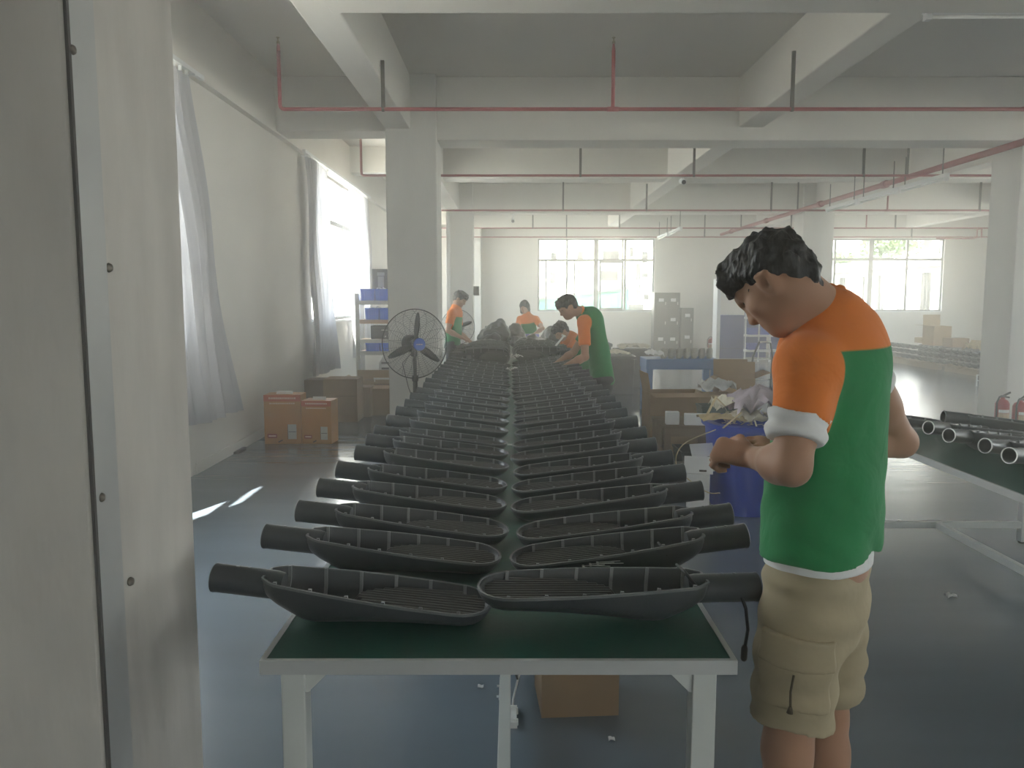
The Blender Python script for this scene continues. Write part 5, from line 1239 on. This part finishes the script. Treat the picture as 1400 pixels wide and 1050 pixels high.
for k, (px, py, d, s) in enumerate(((699, 489, 9.55, 1.0), (741, 479, 11.75, 0.8), (729, 492, 10.4, 1.2), (698, 503, 8.6, 0.8), (657, 461, 13.2, 1.2), (712, 463, 13.7, 1.2))):
    p_ = P(px, py, d); zz = TT+0.012 if k > 2 else max(p_.z, TT+0.01); b = MB(); r_ = random.Random(k)
    for j in range(9):
        q = Vector((r_.uniform(-.1, .1), r_.uniform(-.04, .04), r_.uniform(-.005, .03)))*s; e = q+Vector((r_.uniform(-.09, .09), r_.uniform(-.05, .05), r_.uniform(-.02, .03)))*s
        b.tube([q, (q+e)/2+Vector((0, 0, 0.02)), e], 0.006, 5)
    o = b.build('wire_bundle', wht, loc=(p_.x, d, zz), smooth=True)
    tag(o, 'bundle of white wires '+('in the middle gap where the nested shells begin', 'lying before the woman\'s black bags', 'lying on the leaning shells near the stooping worker', 'small, in the gap among the last open shells', 'on the dark heap beside the left man\'s hands', 'pale, near the woman\'s right hand')[k], 'wires')
# ---------------------------------------------------------------- pallets by the far right
pw = mat('pallet_wood', (0.30, 0.23, 0.16), 0.8, noise=0.2, nscale=5)
simple = thing('lamp_housing', 'x', 'lamp housing', (0, 0, 0))
for ch_ in lamp0.children:
    if ch_.name.split('.')[0] in ('shell', 'rim', 'spigot_tube'):
        c = ch_.copy(); COL.objects.link(c); c.parent = simple
first = True
for pi in range(4):
    y0 = 14.6+1.42*pi; X0 = 9.25+0.04*(pi % 2)
    t = thing('pallet', 'wooden pallet under stacked lamp shells by the far right, '+ordinal(pi)+' from the near end', 'pallet', (X0+0.7, y0+0.6, 0), 0, 'pallets by the far right')
    for j in range(6): MB().bb(-0.7, 0.7, -0.6+0.215*j, -0.6+0.215*j+0.12, 0.10, 0.122).build('slat', pw, t)
    for x in (-0.65, 0, 0.65): MB().bb(x-0.05, x+0.05, -0.6, 0.595, 0, 0.10).build('bearer', pw, t)
    for lay in range(3):
        for j in range(5):
            for h in (0, 1):
                loc = (X0+0.62+h*0.05, y0+0.12+0.24*j+(0.03 if lay % 2 else 0), 0.122+0.118*lay)
                if h: loc = (X0+0.80, loc[1], loc[2])
                rot = (0, 0, math.pi) if not h else (0, 0, 0)
                lab = f'dark lamp shell stacked on the {ordinal(pi)} far-right pallet, layer {("one","two","three")[lay]}, {"aisle side" if not h else "wall side"}, place {("one","two","three","four","five")[j]}'
                if first: simple.location = loc; simple.rotation_euler = rot; simple['label'] = lab; simple['group'] = 'lamp shells on the pallets'; first = False
                else: dup(simple, loc, rot, lab, 'lamp shells on the pallets')
zt = 0.122+0.118*3+0.01
def on_pallet(label, px0, px1, pyt, d, dep, m, **k):
    a, b = P(px0, 470, d), P(px1, 470, d)
    return carton(label, ((a.x+b.x)/2, d+dep/2, zt), k.pop('rz', 0), b.x-a.x, dep, max(0.1, P(px0, pyt, d).z-zt), m=m, **k)
on_pallet('tall tan carton with one raised flap on the far-right pallets', 1276, 1300, 446, 18.2, 0.5, kraft_l, open_top=True, flaps={'left': 175, 'back': 95})
on_pallet('lower brown carton right of the tall tan one on the pallets', 1302, 1325, 463, 17.6, 0.4, kraft)
on_pallet('small tan carton left of the tall one on the pallets', 1260, 1273, 462, 19.2, 0.35, kraft_l)
crumple('kraft_paper', 'heap of tan packing paper on the near end of the far-right pallets', 'paper', Vector((P(1360, 465, 15.6).x, 15.7, zt)), (0.75, 0.7, 0.30), straw, 31, 0.5, n=12)
crumple('plastic_sheet', 'blue-grey plastic sheet under the packing paper on the pallets', 'sheet', Vector((P(1366, 474, 15.1).x, 15.1, zt-0.03)), (0.7, 0.5, 0.16), mat('film_blue_grey', (0.20, 0.23, 0.27), 0.35), 33, 0.3, n=10)
t = thing('steel_trestle', 'small white steel trestle on the floor before the pallets', 'trestle', (P(1346, 512, 14.2).x, 14.2, 0))
MB().tube([(-0.13, 0, 0), (-0.13, 0, 0.20), (0.13, 0, 0.20), (0.13, 0, 0)], 0.014, 8).build('bent_tube', white_m, t, smooth=True); MB().tube([(-0.13, 0.0, 0.1), (0.13, 0, 0.1)], 0.009, 6).build('rung', white_m, t)
# scraps on the floor
for k, (px, py) in enumerate(((1300, 817), (657, 940), (1230, 713), (468, 700), (836, 1012), (985, 590+140))):
    q = floor_at(px, py); crumple('floor_scrap', 'tiny pale scrap on the floor '+('right of the worker\'s shorts', 'left of the table\'s foot rail', 'under the right-hand table', 'in the left aisle beside the lamp row', 'beside the carton under the table', 'left of the worker near the blue bin')[k], 'scrap', q+Vector((0, 0, 0.002)), ((0.05, 0.04, 0.025) if k in (0, ) else (0.022, 0.018, 0.012)), paper, 51+k, 0.5, n=5)
# ---------------------------------------------------------------- outside
conc = mat('yard_concrete', (0.60, 0.56, 0.50), 0.9, noise=0.1, nscale=0.5); facade = mat('facade_white', (0.72, 0.71, 0.68), 0.85, noise=0.05, nscale=0.6); wing_m = mat('facade_cream', (0.74, 0.72, 0.64), 0.85); out_glass = mat('far_window_glass', (0.02, 0.022, 0.022), 0.7, spec=0.15); roof_m = mat('roof_pale', (0.06, 0.06, 0.06), 0.8, spec=0.1); teal = mat('teal_sheet', (0.035, 0.10, 0.085), 0.7, spec=0.1)
struct('ground', MB().bb(-90, 130, -60, 160, -0.5, -0.14), conc)  # ground out of view, kept pale and warm to bounce sun indoors
def facade_win(t, c, ux, w_, h_, bars=2):
    """window on a wall: c = centre, ux = unit vector along the wall"""
    ux = Vector(ux).normalized(); nrm_ = Vector((ux.y, -ux.x, 0)); R = Matrix((ux, nrm_, (0, 0, 1))).transposed()
    f = MB().box(Vector(c)+nrm_*0.05, (w_+0.12, 0.12, h_+0.12), R=R).build('window', facade, t)
    MB().box(Vector(c)+nrm_*0.10, (w_, 0.05, h_), R=R).build('pane', out_glass, f)
    b = MB()
    for i in range(1, bars+1): b.box(Vector(c)+nrm_*0.14+ux*(w_*(i/(bars+1)-0.5)), (0.06, 0.05, h_), R=R)
    b.box(Vector(c)+nrm_*0.14+Vector((0, 0, h_*0.22)), (w_, 0.05, 0.06), R=R)
    b.build('bars', roof_m, f)
t = thing('apartment_building', 'white apartment block with small barred windows seen through the far left window', 'building', (0, 0, -0.14))
Yb = 46.0; t.location = (4, Yb, 0)
MB().bb(-16, 2.2, 0, 8, -0.14, 15).build('wall', facade, t)
MB().bb(-16.2, 2.2, -0.25, 0, 5.6, 5.75).build('cornice', roof_m, t)
MB().bb(-2.9, -2.35, -0.5, 0.0, -0.14, 15).build('drain_shaft', wing_m, t)
for px, py, w_, h_, bb_ in ((793, 350, 0.35, 0.5, 0), (835, 349, 0.9, 0.5, 3), (833, 377, 0.95, 0.55, 4), (793, 375, 0.3, 0.55, 0), (792, 395, 0.4, 0.1, 0), (755, 380, 0.3, 0.6, 0), (757, 352, 0.3, 0.5, 0)):
    p_ = P(px, py, Yb)-t.location; facade_win(t, (p_.x, 0, p_.z+0.0), (1, 0, 0), w_, h_, bb_)
t = thing('side_wing', 'cream building wing with narrow windows at the right of the far left window', 'building', (0, 0, 0))
A = P(858, 400, 44.5); t.location = (A.x, 44.5, 0)
MB().bb(0, 9, 0, 8, -0.14, 14).build('wall', wing_m, t)
for px, py, w_, h_ in ((872, 372, 0.25, 0.9), (872, 400, 0.25, 0.9), (881, 376, 0.35, 0.25), (881, 352, 0.3, 0.6), (863, 345, 0.2, 0.5), (883, 406, 0.3, 0.3), (868, 422, 0.9, 0.5)):
    p_ = P(px, py, 44.5)-t.location; facade_win(t, (p_.x, 0, p_.z), (1, 0, 0), w_, h_, 0)
t = thing('teal_shed', 'pale teal sheet-metal wall with sloping top outside the far left window', 'shed', (0, 0, 0))
a, b = P(725, 410, 36), P(860, 393, 36); t.location = (a.x, 36, 0)
MB().rings([[(0, 0, -0.14), (b.x-a.x, 0, -0.14), (b.x-a.x, 0, b.z), (0, 0, a.z)], [(0, 1.5, -0.14), (b.x-a.x, 1.5, -0.14), (b.x-a.x, 1.5, b.z), (0, 1.5, a.z)]]).build('wall', teal, t)
for i in range(14): 
    f = (i+0.5)/14; MB().bb((b.x-a.x)*f-0.02, (b.x-a.x)*f+0.02, -0.03, 0, -0.14, a.z+(b.z-a.z)*f-0.02).build('panel_rib', teal, t)
MB().bar((0, -0.05, a.z), (b.x-a.x, -0.05, b.z), 0.10).build('roof_edge', roof_m, t)
t = thing('long_workshop', 'long low white workshop with tall windows outside the far right window', 'building', (0, 0, 0))
A = P(1090, 380, 55); B = P(1330, 372, 35); A.z = B.z = 0; t.location = A; ux = (B-A); LN = ux.length; ux.normalize(); nrm_ = Vector((ux.y, -ux.x, 0)); Rw_ = Matrix((ux, nrm_, (0, 0, 1))).transposed()
MB().box(ux*LN/2-nrm_*3+Vector((0, 0, 1.73)), (LN, 6, 3.74), R=Rw_).build('wall', facade, t)
MB().box(ux*LN/2+nrm_*0.15+Vector((0, 0, 3.02)), (LN, 0.3, 0.10), R=Rw_).build('eave', roof_m, t)
for px in (1132, 1151, 1177, 1203, 1233, 1265, 1300):
    u = (px-700)/F_PX                      # where the sight line meets the wall plane
    s = (u*A.y-A.x)/(ux.x-u*ux.y); facade_win(t, ux*s+Vector((0, 0, 1.72)), ux, 0.85, 2.1, 2)
t = thing('pale_tower', 'pale striped tower block beyond the long workshop', 'building', (0, 0, 0)); a = P(1252, 340, 85); t.location = (a.x, 85, 0)
MB().bb(0, 9, 0, 8, -0.14, 18).build('wall', facade, t)
for i in range(4): MB().bb(0.8+1.6*i, 1.6+1.6*i, -0.1, 0, 2, 17).build('window_strip', roof_m, t)
leaf_m = mat('tree_leaf', (0.045, 0.10, 0.012), 0.8, noise=0.4, nscale=1.5); bark = mat('tree_bark', (0.12, 0.09, 0.06), 0.9)
def tree(label, c, rad, n, seed):
    r = random.Random(seed); t = thing('broadleaf_tree', label, 'tree', (c.x, c.y, -0.14)); z = c.z+0.14
    MB().tube([(0, 0, 0), (0.1, 0, z*0.5), (0, 0.1, z)], [0.25, 0.2, 0.1], 8).tube([(0.05, 0, z*0.5), (0.8, 0.1, z*0.85)], [0.12, 0.05], 6).tube([(0.05, 0, z*0.55), (-0.9, 0.1, z*0.9)], [0.12, 0.05], 6).build('trunk', bark, t, smooth=True)
    b = MB()
    for i in range(n):
        v = Vector((r.gauss(0, 1), r.gauss(0, 1), r.gauss(0, 1))).normalized()*(r.random()**0.4)
        p_ = Vector((v.x*rad[0], v.y*rad[1], z+v.z*rad[2])); s = r.uniform(0.12, 0.28); q = Vector((r.gauss(0, 1), r.gauss(0, 1), r.gauss(0, 1))).normalized(); w_ = q.orthogonal().normalized()
        b.add([p_-q*s, p_+w_*s*0.5, p_+q*s, p_-w_*s*0.5], [(0, 1, 2, 3)])
    b.build('leaves', leaf_m, t, kind='stuff')
c = P(1218, 336, 62); tree('green tree rising over the long workshop, behind the far right window', c, (2.3, 2.0, 1.5), 1500, 1)
c = P(1150, 358, 66); tree('lower green tree left of the taller one, over the workshop roof', c, (2.6, 2.0, 0.8), 900, 2)
# ---------------------------------------------------------------- scattering volume added for the pale veil and window glow
hz = bpy.data.materials.new('hall_haze'); hz.use_nodes = True; t = hz.node_tree; t.nodes.clear()
o = t.nodes.new('ShaderNodeOutputMaterial'); v = t.nodes.new('ShaderNodeVolumeScatter'); v.inputs['Density'].default_value = HAZE; v.inputs['Anisotropy'].default_value = HAZE_G; v.inputs['Color'].default_value = (1, 0.98, 0.93, 1)
t.links.new(v.outputs[0], o.inputs['Volume'])
MB().bb(XL+0.09, XR-0.02, YF+0.02, YB-0.02, 0.012, ZC-0.01).build('haze', hz, kind='stuff')
tag(bpy.data.objects['haze'], 'thin haze volume added to veil the hall', 'haze')
